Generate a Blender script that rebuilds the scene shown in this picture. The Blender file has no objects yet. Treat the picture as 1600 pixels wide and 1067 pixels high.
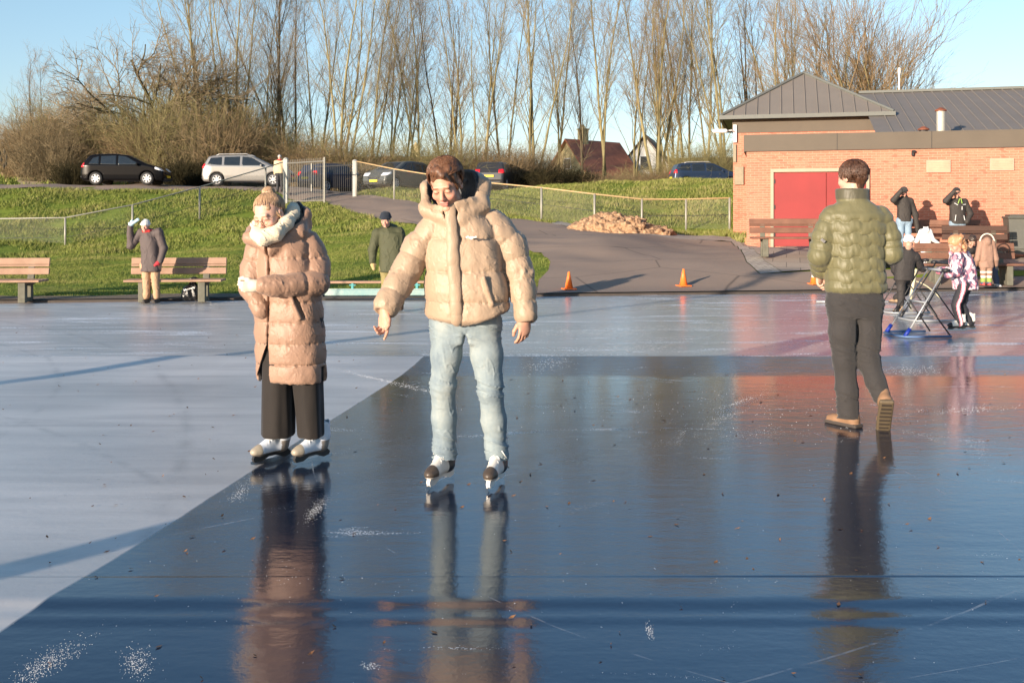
import bpy, bmesh, math, random
import numpy as np
from mathutils import Vector, Matrix
from mathutils.geometry import delaunay_2d_cdt
random.seed(7)
RS = np.random.RandomState(11)
SC = bpy.context.scene
COL = SC.collection
HZ, F, CH = 345.0, 1600.0, 1.5
def W(px, py, d): return np.array([(px-800)*d/F, d, CH-(py-HZ)*d/F])
def G(px, py, z=0.0): return W(px, py, F*(CH-z)/(py-HZ))
R = math.radians
# ---------- object helpers
def tag(o, label=None, cat=None, group=None, kind=None):
    if label: o['label'] = label
    if cat: o['category'] = cat
    if group: o['group'] = group
    if kind: o['kind'] = kind
    return o
def empty(name, loc=(0,0,0), rz=0.0, label=None, cat=None, group=None, sc=None):
    o = bpy.data.objects.new(name, None); COL.objects.link(o)
    o.location = tuple(float(v) for v in loc); o.rotation_euler = (0,0,rz)
    if sc: o.scale = (sc,sc,sc)
    o.empty_display_size = .1
    return tag(o, label, cat, group)
def mesh_obj(name, V, Fc, mat=None, parent=None, smooth=True, col=None):
    me = bpy.data.meshes.new(name)
    V = np.asarray(V, dtype=np.float32)
    if isinstance(Fc, np.ndarray):
        n, k = Fc.shape
        me.vertices.add(len(V)); me.vertices.foreach_set('co', V.ravel())
        me.loops.add(n*k); me.loops.foreach_set('vertex_index', Fc.astype(np.int32).ravel())
        me.polygons.add(n); me.polygons.foreach_set('loop_start', np.arange(0, n*k, k, dtype=np.int32))
        try: me.polygons.foreach_set('loop_total', np.full(n, k, dtype=np.int32))
        except Exception: pass
        me.update(calc_edges=True)
    else:
        me.from_pydata([tuple(map(float, v)) for v in V], [], Fc); me.update()
    me.polygons.foreach_set('use_smooth', np.full(len(me.polygons), bool(smooth)))
    if col is not None:
        a = me.color_attributes.new('Col', 'FLOAT_COLOR', 'POINT')
        c = np.ones((len(V),4), dtype=np.float32); c[:,:3] = col
        a.data.foreach_set('color', c.ravel())
    me.validate()
    o = bpy.data.objects.new(name, me); COL.objects.link(o)
    if mat:
        for m in (mat if isinstance(mat, (list,tuple)) else [mat]): me.materials.append(m)
    if parent: o.parent = parent
    return o
def copy_tree(o, parent=None):
    c = o.copy(); COL.objects.link(c); c.parent = parent
    for ch in list(o.children): copy_tree(ch, c)
    return c
class MB:
    "collects boxes, tubes, prisms into one mesh"
    def __init__(s): s.v=[]; s.f=[]
    def add(s, V, Fc):
        b=len(s.v); s.v += [tuple(map(float,p)) for p in V]; s.f += [tuple(i+b for i in f) for f in Fc]; return s
    def box(s, c, sz, rot=None, bev=0.0):
        x,y,z = [k/2 for k in sz]; c=np.array(c,float)
        if bev>0:
            b=min(bev,x*.9,y*.9,z*.9); P=[]
            bm=bmesh.new(); bmesh.ops.create_cube(bm,size=1)
            for v in bm.verts: v.co=(v.co.x*2*x,v.co.y*2*y,v.co.z*2*z)
            bmesh.ops.bevel(bm,geom=bm.edges[:],offset=b,segments=1,affect='EDGES')
            bm.verts.index_update()
            P=np.array([v.co[:] for v in bm.verts]); Fc=[[v.index for v in f.verts] for f in bm.faces]; bm.free()
        else:
            P=np.array([(i*x,j*y,k*z) for i in(-1,1) for j in(-1,1) for k in(-1,1)])
            Fc=[(0,1,3,2),(4,6,7,5),(0,4,5,1),(2,3,7,6),(0,2,6,4),(1,5,7,3)]
        if rot is not None: P = P @ np.array(rot).T
        return s.add(P+c, Fc)
    def tube(s, pts, r, n=8, caps=True):
        pts=[np.array(p,float) for p in pts]; m=len(pts)
        rr = r if isinstance(r,(list,tuple,np.ndarray)) else [r]*m
        V=[]; up=None
        for i,p in enumerate(pts):
            t = pts[min(i+1,m-1)]-pts[max(i-1,0)]; t/= (np.linalg.norm(t)+1e-9)
            if up is None:
                up=np.array([0,0,1.]) if abs(t[2])<.9 else np.array([1.,0,0])
            a=np.cross(t,up); a/=np.linalg.norm(a)+1e-9; b=np.cross(a,t); up=b
            for k in range(n):
                w=2*math.pi*k/n; V.append(p+rr[i]*(math.cos(w)*a+math.sin(w)*b))
        Fc=[(i*n+k,i*n+(k+1)%n,(i+1)*n+(k+1)%n,(i+1)*n+k) for i in range(m-1) for k in range(n)]
        if caps: Fc+= [tuple(range(n))[::-1], tuple((m-1)*n+k for k in range(n))]
        return s.add(V,Fc)
    def prism(s, poly, axis, a, b):
        "poly 2D list extruded along axis from a to b"
        def P(u,v,w): return {0:(w,u,v),1:(u,w,v),2:(u,v,w)}[axis]
        n=len(poly); V=[P(u,v,a) for u,v in poly]+[P(u,v,b) for u,v in poly]
        Fc=[tuple(range(n))[::-1], tuple(range(n,2*n))]+[(i,(i+1)%n,n+(i+1)%n,n+i) for i in range(n)]
        return s.add(V,Fc)
    def lathe(s, prof, n=20, c=(0,0,0)):
        V=[]; m=len(prof)
        for r,z in prof:
            for k in range(n):
                w=2*math.pi*k/n; V.append((c[0]+r*math.cos(w),c[1]+r*math.sin(w),c[2]+z))
        Fc=[(i*n+k,i*n+(k+1)%n,(i+1)*n+(k+1)%n,(i+1)*n+k) for i in range(m-1) for k in range(n)]
        Fc+= [tuple(range(n))[::-1], tuple((m-1)*n+k for k in range(n))]
        return s.add(V,Fc)
    def build(s, name, mat, parent=None, smooth=False, M=None):
        V=np.array(s.v)
        if M is not None: V = V@np.array(M)[:3,:3].T+np.array(M)[:3,3]
        o=mesh_obj(name, V, s.f, mat, parent, smooth)
        bm=bmesh.new(); bm.from_mesh(o.data); bmesh.ops.recalc_face_normals(bm,faces=bm.faces[:]); bm.to_mesh(o.data); bm.free()
        return o
# ---------- materials
class NT:
    def __init__(s, name):
        s.m=bpy.data.materials.new(name); s.m.use_nodes=True; s.t=s.m.node_tree; s.t.nodes.clear()
        s.out=s.n('ShaderNodeOutputMaterial'); s.b=s.n('ShaderNodeBsdfPrincipled'); s.l(s.b.outputs[0], s.out.inputs[0])
    def n(s, t, **k):
        x=s.t.nodes.new(t)
        for a,v in k.items(): setattr(x,a,v)
        return x
    def l(s,a,b): s.t.links.new(a,b)
    def put(s, inp, v):
        if hasattr(v,'links') or isinstance(v,bpy.types.NodeSocket): s.l(v,inp)
        else: inp.default_value = v if not (isinstance(v,tuple) and len(v)==3 and len(inp.default_value)==4) else (*v,1)
    def math(s, op, a, b=0.0, c=0.0, clamp=False):
        x=s.n('ShaderNodeMath', operation=op, use_clamp=clamp)
        s.put(x.inputs[0],a); s.put(x.inputs[1],b); s.put(x.inputs[2],c)
        return x.outputs[0]
    def mix(s, f, a, b, blend='MIX'):
        x=s.n('ShaderNodeMix', data_type='RGBA', blend_type=blend)
        s.put(x.inputs[0],f); s.put(x.inputs[6],a); s.put(x.inputs[7],b); return x.outputs[2]
    def mixf(s, f, a, b):
        x=s.n('ShaderNodeMix', data_type='FLOAT')
        s.put(x.inputs[0],f); s.put(x.inputs[2],a); s.put(x.inputs[3],b); return x.outputs[0]
    def pos(s, scale=(1,1,1), space='obj', rz=0.0, loc=(0,0,0)):
        src = s.n('ShaderNodeTexCoord').outputs['Object'] if space=='obj' else s.n('ShaderNodeNewGeometry').outputs['Position']
        mp=s.n('ShaderNodeMapping'); s.l(src,mp.inputs[0]); mp.inputs['Scale'].default_value=scale; mp.inputs['Rotation'].default_value=(0,0,rz); mp.inputs['Location'].default_value=loc
        return mp.outputs[0]
    def noise(s, vec, scale, detail=3, rough=.55, dist=0.0, out=0):
        x=s.n('ShaderNodeTexNoise'); s.l(vec,x.inputs['Vector']); x.inputs['Scale'].default_value=scale
        x.inputs['Detail'].default_value=detail; x.inputs['Roughness'].default_value=rough; x.inputs['Distortion'].default_value=dist
        return x.outputs[out]
    def ramp(s, f, stops, interp='LINEAR'):
        x=s.n('ShaderNodeValToRGB'); s.put(x.inputs[0],f); e=x.color_ramp.elements; x.color_ramp.interpolation=interp
        while len(e)<len(stops): e.new(.5)
        for i,(p,c) in enumerate(stops):
            e[i].position=p; e[i].color = (c,c,c,1) if not isinstance(c,tuple) else (*c,1)
        return x.outputs[0]
    def bump(s, h, strength=.3, dist=.01, normal=None):
        x=s.n('ShaderNodeBump'); s.put(x.inputs['Height'],h); x.inputs['Strength'].default_value=strength; x.inputs['Distance'].default_value=dist
        if normal is not None: s.l(normal,x.inputs['Normal'])
        return x.outputs[0]
    def set(s, **k):
        for a,v in k.items(): s.put(s.b.inputs[a.replace('_',' ')], v)
        return s.m
def hexc(r,g,b):
    f=lambda c: ((c/255+.055)/1.055)**2.4 if c>10 else c/255/12.92
    return (f(r),f(g),f(b))
_mc={}
def pm(name, c, rough=.7, metal=0.0, var=.15, vs=6.0, bs=60.0, bstr=.15, bd=.003, spec=.4, c2=None, coat=0.0, sheen=0.0):
    "principled with noise colour variation and fine bump"
    if name in _mc: return _mc[name]
    t=NT(name); p=t.pos()
    n=t.noise(p,vs,4,.6)
    lo=tuple(max(0,x*(1-var)) for x in c); hi=tuple(min(1,x*(1+var)) for x in (c2 or c))
    if c2: lo=c
    colr=t.ramp(n,[(.3,lo),(.7,hi)])
    if bstr>0: t.set(Normal=t.bump(t.noise(p,bs,3,.6),bstr,bd))
    t.set(Base_Color=colr, Roughness=rough, Metallic=metal)
    t.b.inputs['Specular IOR Level'].default_value=spec
    t.b.inputs['Coat Weight'].default_value=coat
    t.b.inputs['Sheen Weight'].default_value=sheen
    _mc[name]=t.m; return t.m
def vcm(name, rough=.6, bs=80.0, bstr=.1, bd=.002, spec=.4, sss=0.0, noise=.12, ns=25.0, sheen=0.0, strand=None):
    "vertex-colour material"
    if name in _mc: return _mc[name]
    t=NT(name); a=t.n('ShaderNodeAttribute', attribute_name='Col'); p=t.pos()
    n=t.noise(p,ns,3,.6)
    f=t.math('MULTIPLY_ADD',n,2*noise,1-noise)
    g=t.n('ShaderNodeCombineColor'); [t.l(f,g.inputs[i]) for i in range(3)]
    c=t.mix(1.0,a.outputs[0],g.outputs[0],'MULTIPLY')
    t.set(Base_Color=c, Roughness=rough, Normal=t.bump(t.noise(p,bs,3,.6),bstr,bd))
    t.b.inputs['Specular IOR Level'].default_value=spec
    t.b.inputs['Sheen Weight'].default_value=sheen
    if sss: t.b.inputs['Subsurface Weight'].default_value=sss; t.b.inputs['Subsurface Radius'].default_value=(.01,.004,.002); t.b.inputs['Subsurface Scale'].default_value=1.0
    _mc[name]=t.m; return t.m
# ---------- noise for numpy
class SN:
    def __init__(s, seed, scale, octs=3):
        r=np.random.RandomState(seed); s.k=[]; 
        for o in range(octs):
            for i in range(5):
                v=r.normal(size=3); v/=np.linalg.norm(v); s.k.append((v*scale*(1.9**o)*r.uniform(.7,1.3), r.uniform(0,6.28), .55**o/2.2))
    def __call__(s,X,Y,Z):
        out=0.0
        for k,ph,a in s.k: out=out+a*np.sin(k[0]*X+k[1]*Y+k[2]*Z+ph+1.3*np.sin(.37*(k[1]*X+k[2]*Y-k[0]*Z)+2*ph))
        return out
# ---------- SDF modelling
def rotm(yaw=0,pitch=0,roll=0):
    "yaw about z, pitch about x (positive nods towards -y), roll about y; degrees"
    return np.array((Matrix.Rotation(R(yaw),3,'Z')@Matrix.Rotation(R(pitch),3,'X')@Matrix.Rotation(R(roll),3,'Y')))
class SDF:
    def __init__(s, lo, hi, h):
        s.lo=np.array(lo,float); s.h=h; s.n=(np.ceil((np.array(hi,float)-s.lo)/h)).astype(int)+1
        s.D=np.full(s.n, 9.0, dtype=np.float32); s.Rm=np.eye(3); s.t=np.zeros(3)
    def frame(s, Rm=None, t=(0,0,0)):
        s.Rm=np.eye(3) if Rm is None else np.array(Rm); s.t=np.array(t,float); return s
    def _blk(s, lo, hi, m):
        c=np.array([[x,y,z] for x in (lo[0],hi[0]) for y in (lo[1],hi[1]) for z in (lo[2],hi[2])])@s.Rm.T+s.t
        a=np.floor((c.min(0)-m-s.lo)/s.h).astype(int); b=np.ceil((c.max(0)+m-s.lo)/s.h).astype(int)+1
        a=np.clip(a,0,s.n); b=np.clip(b,0,s.n)
        if np.any(b<=a): return None
        ax=[(s.lo[i]+s.h*np.arange(a[i],b[i])).astype(np.float32) for i in range(3)]
        P=[ax[0][:,None,None]-s.t[0], ax[1][None,:,None]-s.t[1], ax[2][None,None,:]-s.t[2]]
        Q=[P[0]*np.float32(s.Rm[0,i])+P[1]*np.float32(s.Rm[1,i])+P[2]*np.float32(s.Rm[2,i]) for i in range(3)]
        return (slice(a[0],b[0]),slice(a[1],b[1]),slice(a[2],b[2])), Q
    def op(s, lo, hi, fn, k=0.0, mode='u'):
        m=max(k*1.6,3*s.h)+.01
        B=s._blk(np.array(lo,float),np.array(hi,float),m)
        if B is None: return s
        sl,(X,Y,Z)=B; d=fn(X,Y,Z).astype(np.float32); A=s.D[sl]
        if mode=='u':
            if k>0: hh=np.clip(.5+.5*(A-d)/k,0,1); s.D[sl]=A*(1-hh)+d*hh-k*hh*(1-hh)
            else: s.D[sl]=np.minimum(A,d)
        elif mode=='s':
            if k>0: hh=np.clip(.5-.5*(A+d)/k,0,1); s.D[sl]=A*(1-hh)-d*hh+k*hh*(1-hh)
            else: s.D[sl]=np.maximum(A,-d)
        return s
    def cone(s,a,b,ra,rb,k=.02,mode='u',puff=None,sq=(1,1,1)):
        a=np.array(a,float); b=np.array(b,float); sq=np.array(sq,float); q=1/sq
        rm=max(ra,rb)*1.25*max(1,sq.max()); ba=(b-a)*q; L=float(ba@ba)+1e-9
        def fn(X,Y,Z):
            X=(X-a[0])*q[0];Y=(Y-a[1])*q[1];Z=(Z-a[2])*q[2]
            t=np.clip((X*ba[0]+Y*ba[1]+Z*ba[2])/L,0,1); r=ra+(rb-ra)*t
            if puff: r=r+puff(t)
            return (np.sqrt((X-t*ba[0])**2+(Y-t*ba[1])**2+(Z-t*ba[2])**2)-r)*min(1,sq.min())
        return s.op(np.minimum(a,b)-rm,np.maximum(a,b)+rm,fn,k,mode)
    def chain(s,P,r,k=.02,mode='u',puff=None,sq=(1,1,1)):
        for i in range(len(P)-1):
            s.cone(P[i],P[i+1],r[i],r[i+1],k,mode,(lambda t,i=i: puff(i+t)) if puff else None,sq)
        return s
    def ell(s,c,r,k=.02,mode='u'):
        c=np.array(c,float); r=np.array([r]*3 if np.isscalar(r) else r,float)
        def fn(X,Y,Z):
            X=X-c[0];Y=Y-c[1];Z=Z-c[2]
            k0=np.sqrt((X/r[0])**2+(Y/r[1])**2+(Z/r[2])**2); k1=np.sqrt((X/r[0]**2)**2+(Y/r[1]**2)**2+(Z/r[2]**2)**2)+1e-6
            return k0*(k0-1)/k1
        return s.op(c-r,c+r,fn,k,mode)
    def box(s,c,hs,rd=.01,k=.0,mode='u'):
        c=np.array(c,float); hs=np.array(hs,float)
        def fn(X,Y,Z):
            x=np.abs(X-c[0])-hs[0]+rd;y=np.abs(Y-c[1])-hs[1]+rd;z=np.abs(Z-c[2])-hs[2]+rd
            return np.sqrt(np.maximum(x,0)**2+np.maximum(y,0)**2+np.maximum(z,0)**2)+np.minimum(np.maximum(x,np.maximum(y,z)),0)-rd
        return s.op(c-hs,c+hs,fn,k,mode)
    def loft(s,K,n=2.3,k=.0,mode='u',puff=None,yaw=0.0,rd=.02,bot=None):
        "K rows: z,cx,cy,a,b ; superellipse column; puff(X,Y,Z,ang)->offset ; bot(ang)->raises hem"
        K=sorted(K); Kz=np.array([q[0] for q in K]); C=np.array(K)[:,1:]
        z0,z1=Kz[0],Kz[-1]; cy,sy=math.cos(R(yaw)),math.sin(R(yaw))
        am=C[:,2:].max()+.05; lo=(C[:,0].min()-am,C[:,1].min()-am,z0-.03); hi=(C[:,0].max()+am,C[:,1].max()+am,z1+.03)
        def fn(X,Y,Z):
            Zc=np.clip(Z,z0,z1)
            cx,cyy,a,b=[np.interp(Zc,Kz,C[:,i]) for i in range(4)]
            dx=X-cx; dy=Y-cyy; u=dx*cy+dy*sy; v=-dx*sy+dy*cy
            e=(np.abs(u/a)**n+np.abs(v/b)**n)**(1/n)
            ang=np.arctan2(u/a,-v/b)
            rr=np.sqrt(u*u+v*v)+1e-6
            d=rr*(1-1/np.maximum(e,1e-3))
            d=np.where(e<.3,-.7*np.minimum(a,b),d)
            if puff is not None: d=d-puff(X,Y,Z,ang)
            zb=z0+(bot(ang) if bot else 0)
            dz=np.maximum(zb-Z,Z-z1)
            q1=np.maximum(d+rd,0);q2=np.maximum(dz+rd,0)
            return np.sqrt(q1*q1+q2*q2)+np.minimum(np.maximum(d+rd,dz+rd),0)-rd
        return s.op(lo,hi,fn,k,mode)
    def mesh(s):
        D=s.D; ins=D<0; nx,ny,nz=D.shape
        def c(i,j,k,A): return A[i:nx-1+i,j:ny-1+j,k:nz-1+k]
        anyi=c(0,0,0,ins).copy(); alli=anyi.copy()
        for i in (0,1):
            for j in (0,1):
                for k in (0,1):
                    if i+j+k: q=c(i,j,k,ins); anyi|=q; alli&=q
        act=anyi&~alli; I,J,K=np.nonzero(act); N=len(I)
        idx=np.full(act.shape,-1,np.int32); idx[I,J,K]=np.arange(N)
        val={(i,j,k):D[I+i,J+j,K+k].astype(np.float64) for i in (0,1) for j in (0,1) for k in (0,1)}
        acc=np.zeros((N,3)); cnt=np.zeros(N)
        for ax in range(3):
            for u in (0,1):
                for v in (0,1):
                    p=[0,0,0]; q=[0,0,0]; o=[x for x in range(3) if x!=ax]
                    p[o[0]]=q[o[0]]=u; p[o[1]]=q[o[1]]=v; q[ax]=1
                    A=val[tuple(p)];B=val[tuple(q)]; m=(A<0)!=(B<0)
                    t=np.where(m,A/np.where(m,A-B,1),0)
                    pt=np.zeros((N,3)); pt[:,o[0]]=u; pt[:,o[1]]=v; pt[:,ax]=t
                    acc+=pt*m[:,None]; cnt+=m
        V=(acc/cnt[:,None]+np.stack([I,J,K],1))*s.h+s.lo
        Q=[]
        for ax in range(3):
            sa=[slice(1,-1)]*3; sb=[slice(1,-1)]*3; sa[ax]=slice(0,-1); sb[ax]=slice(1,None)
            a=ins[tuple(sa)]; b=ins[tuple(sb)]; m=a!=b
            P=np.stack(np.nonzero(m),1); 
            off=np.array([1,1,1]); off[ax]=0; P=P+off
            flip=a[m]
            o=[x for x in range(3) if x!=ax]; e0=np.zeros(3,int);e1=np.zeros(3,int); e0[o[0]]=1;e1[o[1]]=1
            g=lambda R_: idx[R_[:,0],R_[:,1],R_[:,2]]
            q=np.stack([g(P),g(P-e0),g(P-e0-e1),g(P-e1)],1)
            if ax==1: flip=~flip
            q[~flip]=q[~flip][:,::-1]
            Q.append(q)
        Q=np.concatenate(Q); Q=Q[(Q>=0).all(1)]
        return V,Q[:,::-1]
    def build(s,name,mat,parent=None,col=None,disp=None,post=None,smooth_it=0):
        V,Q=s.mesh()
        if smooth_it or disp is not None:
            Nn=vnorm(V,Q)
        if disp is not None: V=V+Nn*disp(V,Nn)[:,None]
        for _ in range(smooth_it): V=lap(V,Q)
        if post is not None: V=post(V)
        return mesh_obj(name,V,Q,mat,parent,True,col(V) if callable(col) else col)
def vnorm(V,Q):
    n=np.cross(V[Q[:,2]]-V[Q[:,0]],V[Q[:,3]]-V[Q[:,1]]); N=np.zeros_like(V)
    for i in range(4): np.add.at(N,Q[:,i],n)
    return N/(np.linalg.norm(N,axis=1,keepdims=True)+1e-12)
def lap(V,Q,f=.5):
    A=np.zeros_like(V);c=np.zeros(len(V))
    for i in range(4):
        j=(i+1)%4
        np.add.at(A,Q[:,i],V[Q[:,j]]);np.add.at(c,Q[:,i],1);np.add.at(A,Q[:,j],V[Q[:,i]]);np.add.at(c,Q[:,j],1)
    return V*(1-f)+f*A/np.maximum(c,1)[:,None]
def polysdf(P):
    P=np.array(P,float)
    def f(u,v):
        d=np.full(np.broadcast(u,v).shape,1e9); s=np.ones(d.shape); n=len(P)
        for i in range(n):
            j=(i-1)%n; ex,ey=P[j]-P[i]; wx=u-P[i,0]; wy=v-P[i,1]
            t=np.clip((wx*ex+wy*ey)/(ex*ex+ey*ey),0,1)
            d=np.minimum(d,(wx-ex*t)**2+(wy-ey*t)**2)
            c1=v>=P[i,1]; c2=v<P[j,1]; c3=ex*wy>ey*wx
            fl=(c1&c2&c3)|(~c1&~c2&~c3); s=np.where(fl,-s,s)
        return s*np.sqrt(d)
    return f
# ================= camera, light
cam=bpy.data.cameras.new('camera'); co=bpy.data.objects.new('camera',cam); COL.objects.link(co)
co.location=(0,0,CH); co.rotation_euler=(R(90),0,0); cam.lens=36; cam.sensor_width=36; cam.shift_y=-(533.5-HZ)/1600
cam.clip_end=3000; SC.camera=co
AZ,EL=38.5,9.5
ldir=np.array([math.sin(R(AZ))*math.cos(R(EL)),math.cos(R(AZ))*math.cos(R(EL)),-math.sin(R(EL))])
sun=bpy.data.lights.new('sun','SUN'); sun.energy=5.0; sun.angle=R(.55); sun.color=(1.0,.84,.67)
so=bpy.data.objects.new('sun',sun); COL.objects.link(so); so.rotation_euler=Vector(ldir).to_track_quat('-Z','Y').to_euler()
wd=bpy.data.worlds.new('World'); SC.world=wd; wd.use_nodes=True; wt=wd.node_tree
sky=wt.nodes.new('ShaderNodeTexSky'); sky.sky_type='NISHITA'; sky.sun_disc=False
sky.sun_elevation=R(EL); sky.sun_rotation=R(180+AZ); sky.altitude=0; sky.air_density=1.0; sky.dust_density=.6; sky.ozone_density=1.6
bg=wt.nodes['Background']; bg.inputs[1].default_value=.13
_tc=wt.nodes.new('ShaderNodeTexCoord'); _sx=wt.nodes.new('ShaderNodeSeparateXYZ'); wt.links.new(_tc.outputs['Generated'],_sx.inputs[0])
_rp=wt.nodes.new('ShaderNodeValToRGB'); wt.links.new(_sx.outputs[2],_rp.inputs[0]); _e=_rp.color_ramp.elements
while len(_e)<4: _e.new(.5)
for _i,(_p,_c) in enumerate([(0,(.78,.74,1.0)),(.10,(.84,.86,1.0)),(.2,(.90,.94,1.0)),(.5,(.55,.82,1.0))]): _e[_i].position=_p; _e[_i].color=(*_c,1)
_mx=wt.nodes.new('ShaderNodeMix'); _mx.data_type='RGBA'; _mx.blend_type='MULTIPLY'; _mx.inputs[0].default_value=1
wt.links.new(sky.outputs[0],_mx.inputs[6]); wt.links.new(_rp.outputs[0],_mx.inputs[7]); wt.links.new(_mx.outputs[2],bg.inputs[0])
SC.view_settings.view_transform='Standard'; SC.view_settings.look='None'; SC.view_settings.exposure=1.0; SC.view_settings.gamma=1
SC.render.engine='CYCLES'; SC.cycles.use_denoising=True; SC.cycles.max_bounces=6; SC.cycles.transparent_max_bounces=8
# ================= terrain height from picture control points (px,py,depth)
def edge_y(x): return 20.25+.17*(x)*1.0 if np.isscalar(x) else 20.25+.17*x
CP=[(102,387,37),(0,391,36),(200,384,36),(330,384,34.5),(500,380,32),(600,378,31),(-250,391,38),(-700,392,40),
 (0,430,24.5),(300,426,24.8),(600,420,24.5),(-300,432,23.5),(760,416,24.5),
 (0,294.5,48),(137,294.5,48.5),(300,297,48),(430,301,46.8),(-300,293,47),(-800,293,47),
 (0,291.5,55),(137,291.5,55),(330,293,54),(-400,291,54),(-1000,291,54),
 (0,268,75),(-300,262,78),(-900,262,78),(120,276,70),(300,285,66),(-600,235,110),(50,257,95),
 (320,343,41.5),(207,355,40),(450,318,46),(505,318,44.5),(560,332,40),(540,318,43),(620,348,36),(700,362,32),(800,380,28),(858,405,25),(845,440,22.3),
 (558,306,46.5),(640,318,43.5),(760,335,38.5),(845,348,36.5),(860,353,35),(929,353,36),(950,366,33),(1040,374,31.5),(1140,379,29.8),(1003,355,36.5),(1072,358,37),(1140,362,36),
 (1165,388,28.5),(1400,396,27),(1600,398,26.7),(1900,398,26.5),(1230,403,24.6),(1000,405,25.5),(1450,418,24),
 (620,299,50),(572,302,52),(760,303,51),(700,300,58),(500,301,57),(860,302,44.5),(900,294,46),(1000,285,49),(1100,283,50),(1300,283,50),(1600,285,48),
 (1000,300,57),(1200,299,57),(1500,300,57),(2000,300,57),(800,303,60),(700,303,72),(1100,303,75),(1500,304,75),(400,303,72),
 (800,318,100),(300,300,100),(1400,320,110),(2000,318,100),(0,290,140),(800,325,150),(1600,325,150)]
for x in (-40,-20,-9,-4,0,4,8,12,20,35): CP.append(('e',x))
pts=[]
for c in CP:
    if c[0]=='e': pts.append((c[1],edge_y(c[1]),.03))
    else: pts.append(tuple(W(*c)))
pts=np.array(pts)
def _phi(r2): return .5*r2*np.log(np.maximum(r2,1e-6))
_A=pts[:,:2]; _n=len(_A)
_K=_phi(((_A[:,None]-_A[None])**2).sum(2))+np.eye(_n)*.6
_P=np.c_[np.ones(_n),_A]; _M=np.block([[_K,_P],[_P.T,np.zeros((3,3))]])
_w=np.linalg.solve(_M,np.r_[pts[:,2],0,0,0])
def hgt(x,y):
    x=np.asarray(x,float); y=np.asarray(y,float); sh=x.shape; x=x.ravel();y=y.ravel(); out=np.empty(len(x))
    for i in range(0,len(x),20000):
        a=x[i:i+20000];b=y[i:i+20000]; r2=(a[:,None]-_A[:,0])**2+(b[:,None]-_A[:,1])**2
        out[i:i+20000]=_phi(r2)@_w[:_n]+_w[_n]+_w[_n+1]*a+_w[_n+2]*b
    e=edge_y(x); f=np.clip((y-e)/1.2,0,1); out=np.where(y<170,out,out); out=.03*(1-f)+out*f
    out=np.clip(out,.0,9)
    return out.reshape(sh)
def gp(px,py,lo=18.0,hi=90.0,z=0.0):
    "pixel -> point on the terrain"
    d=np.linspace(lo,hi,1200); x=(px-800)*d/F; zz=CH-(py-HZ)*d/F; g=hgt(x,d)-zz
    k=np.nonzero(g>=0)[0]
    i=k[0] if len(k) else int(np.argmax(g))
    return np.array([x[i],d[i],hgt(x[i],d[i])+z])
def gd(px,d): x=(px-800)*d/F; return np.array([x,d,float(hgt(x,d))])
# terrain mesh
xs=np.unique(np.concatenate([np.arange(-260,-40,6.),np.arange(-40,-16,1.),np.arange(-16,16,.35),np.arange(16,40,1.),np.arange(40,261,6.)]))
vs=np.unique(np.concatenate([np.arange(0,32,.35),np.arange(32,60,1.),np.arange(60,900,14.)]))
X,Vv=np.meshgrid(xs,vs,indexing='ij'); Y=edge_y(X)+Vv
Z=hgt(X,np.minimum(Y,160))
gn=SN(3,1.3,3); gn2=SN(5,5.0,2); amp=np.clip((Vv-1.5)/4,0,1)
Z=Z+gn(X,Y,0*X)*.05*amp+gn2(X,Y,0*X)*.015*amp
far=np.clip((Y-160)/300,0,1); Z=Z*(1-far)+3*far
nx_,ny_=X.shape; ii=np.arange(nx_*ny_).reshape(nx_,ny_)
Q=np.stack([ii[:-1,:-1],ii[1:,:-1],ii[1:,1:],ii[:-1,1:]],-1).reshape(-1,4)
t=NT('grass_soil'); p=t.pos(space='w')
n1=t.noise(p,.35,5,.6); n2=t.noise(p,4,5,.7); 
c=t.ramp(n2,[(.3,hexc(88,104,38)),(.55,hexc(116,130,50)),(.75,hexc(136,138,66))])
dry=t.ramp(n1,[(.56,0.0),(.66,1.0)])
c=t.mix(t.math('MULTIPLY',dry,.45),c,hexc(150,135,80))
t.set(Base_Color=c,Roughness=.95,Normal=t.bump(n2,.8,.06)); t.b.inputs['Specular IOR Level'].default_value=.1
M_soil=t.m
o=mesh_obj('ground',np.stack([X,Y,Z],-1).reshape(-1,3),Q,M_soil); tag(o,kind='structure')
def hterr(x,y):
    x=np.asarray(x,float);y=np.asarray(y,float)
    a=np.clip((y-edge_y(x)-1.5)/4,0,1)
    return hgt(x,y)+gn(x,y,0*x)*.05*a+gn2(x,y,0*x)*.015*a
def sheet(name, poly, mat, off, res=.5, pix=True, kind='structure', thick=0):
    P=[gp(*q)[:2] if pix else np.array(q) for q in poly]
    # resample boundary
    B=[]
    for i in range(len(P)):
        a,b=P[i],P[(i+1)%len(P)]; n=max(1,int(np.linalg.norm(b-a)/res))
        for k in range(n): B.append(a+(b-a)*k/n)
    B=np.array(B); f=polysdf(B); x0,y0=B.min(0); x1,y1=B.max(0)
    gx,gy=np.meshgrid(np.arange(x0,x1,res),np.arange(y0,y1,res)); m=f(gx,gy)<-res*.4
    I=np.c_[gx[m],gy[m]]; A=np.r_[B,I]; nb=len(B)
    r=delaunay_2d_cdt([Vector(q) for q in A],[],[list(range(nb))],1,1e-5)
    vv=np.array([v[:] for v in r[0]]); z=hterr(vv[:,0],vv[:,1])+off
    V=np.c_[vv,z]; Fc=[tuple(q) for q in r[2]]
    return tag(mesh_obj(name,V,Fc,mat,None,True),kind=kind), f
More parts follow.
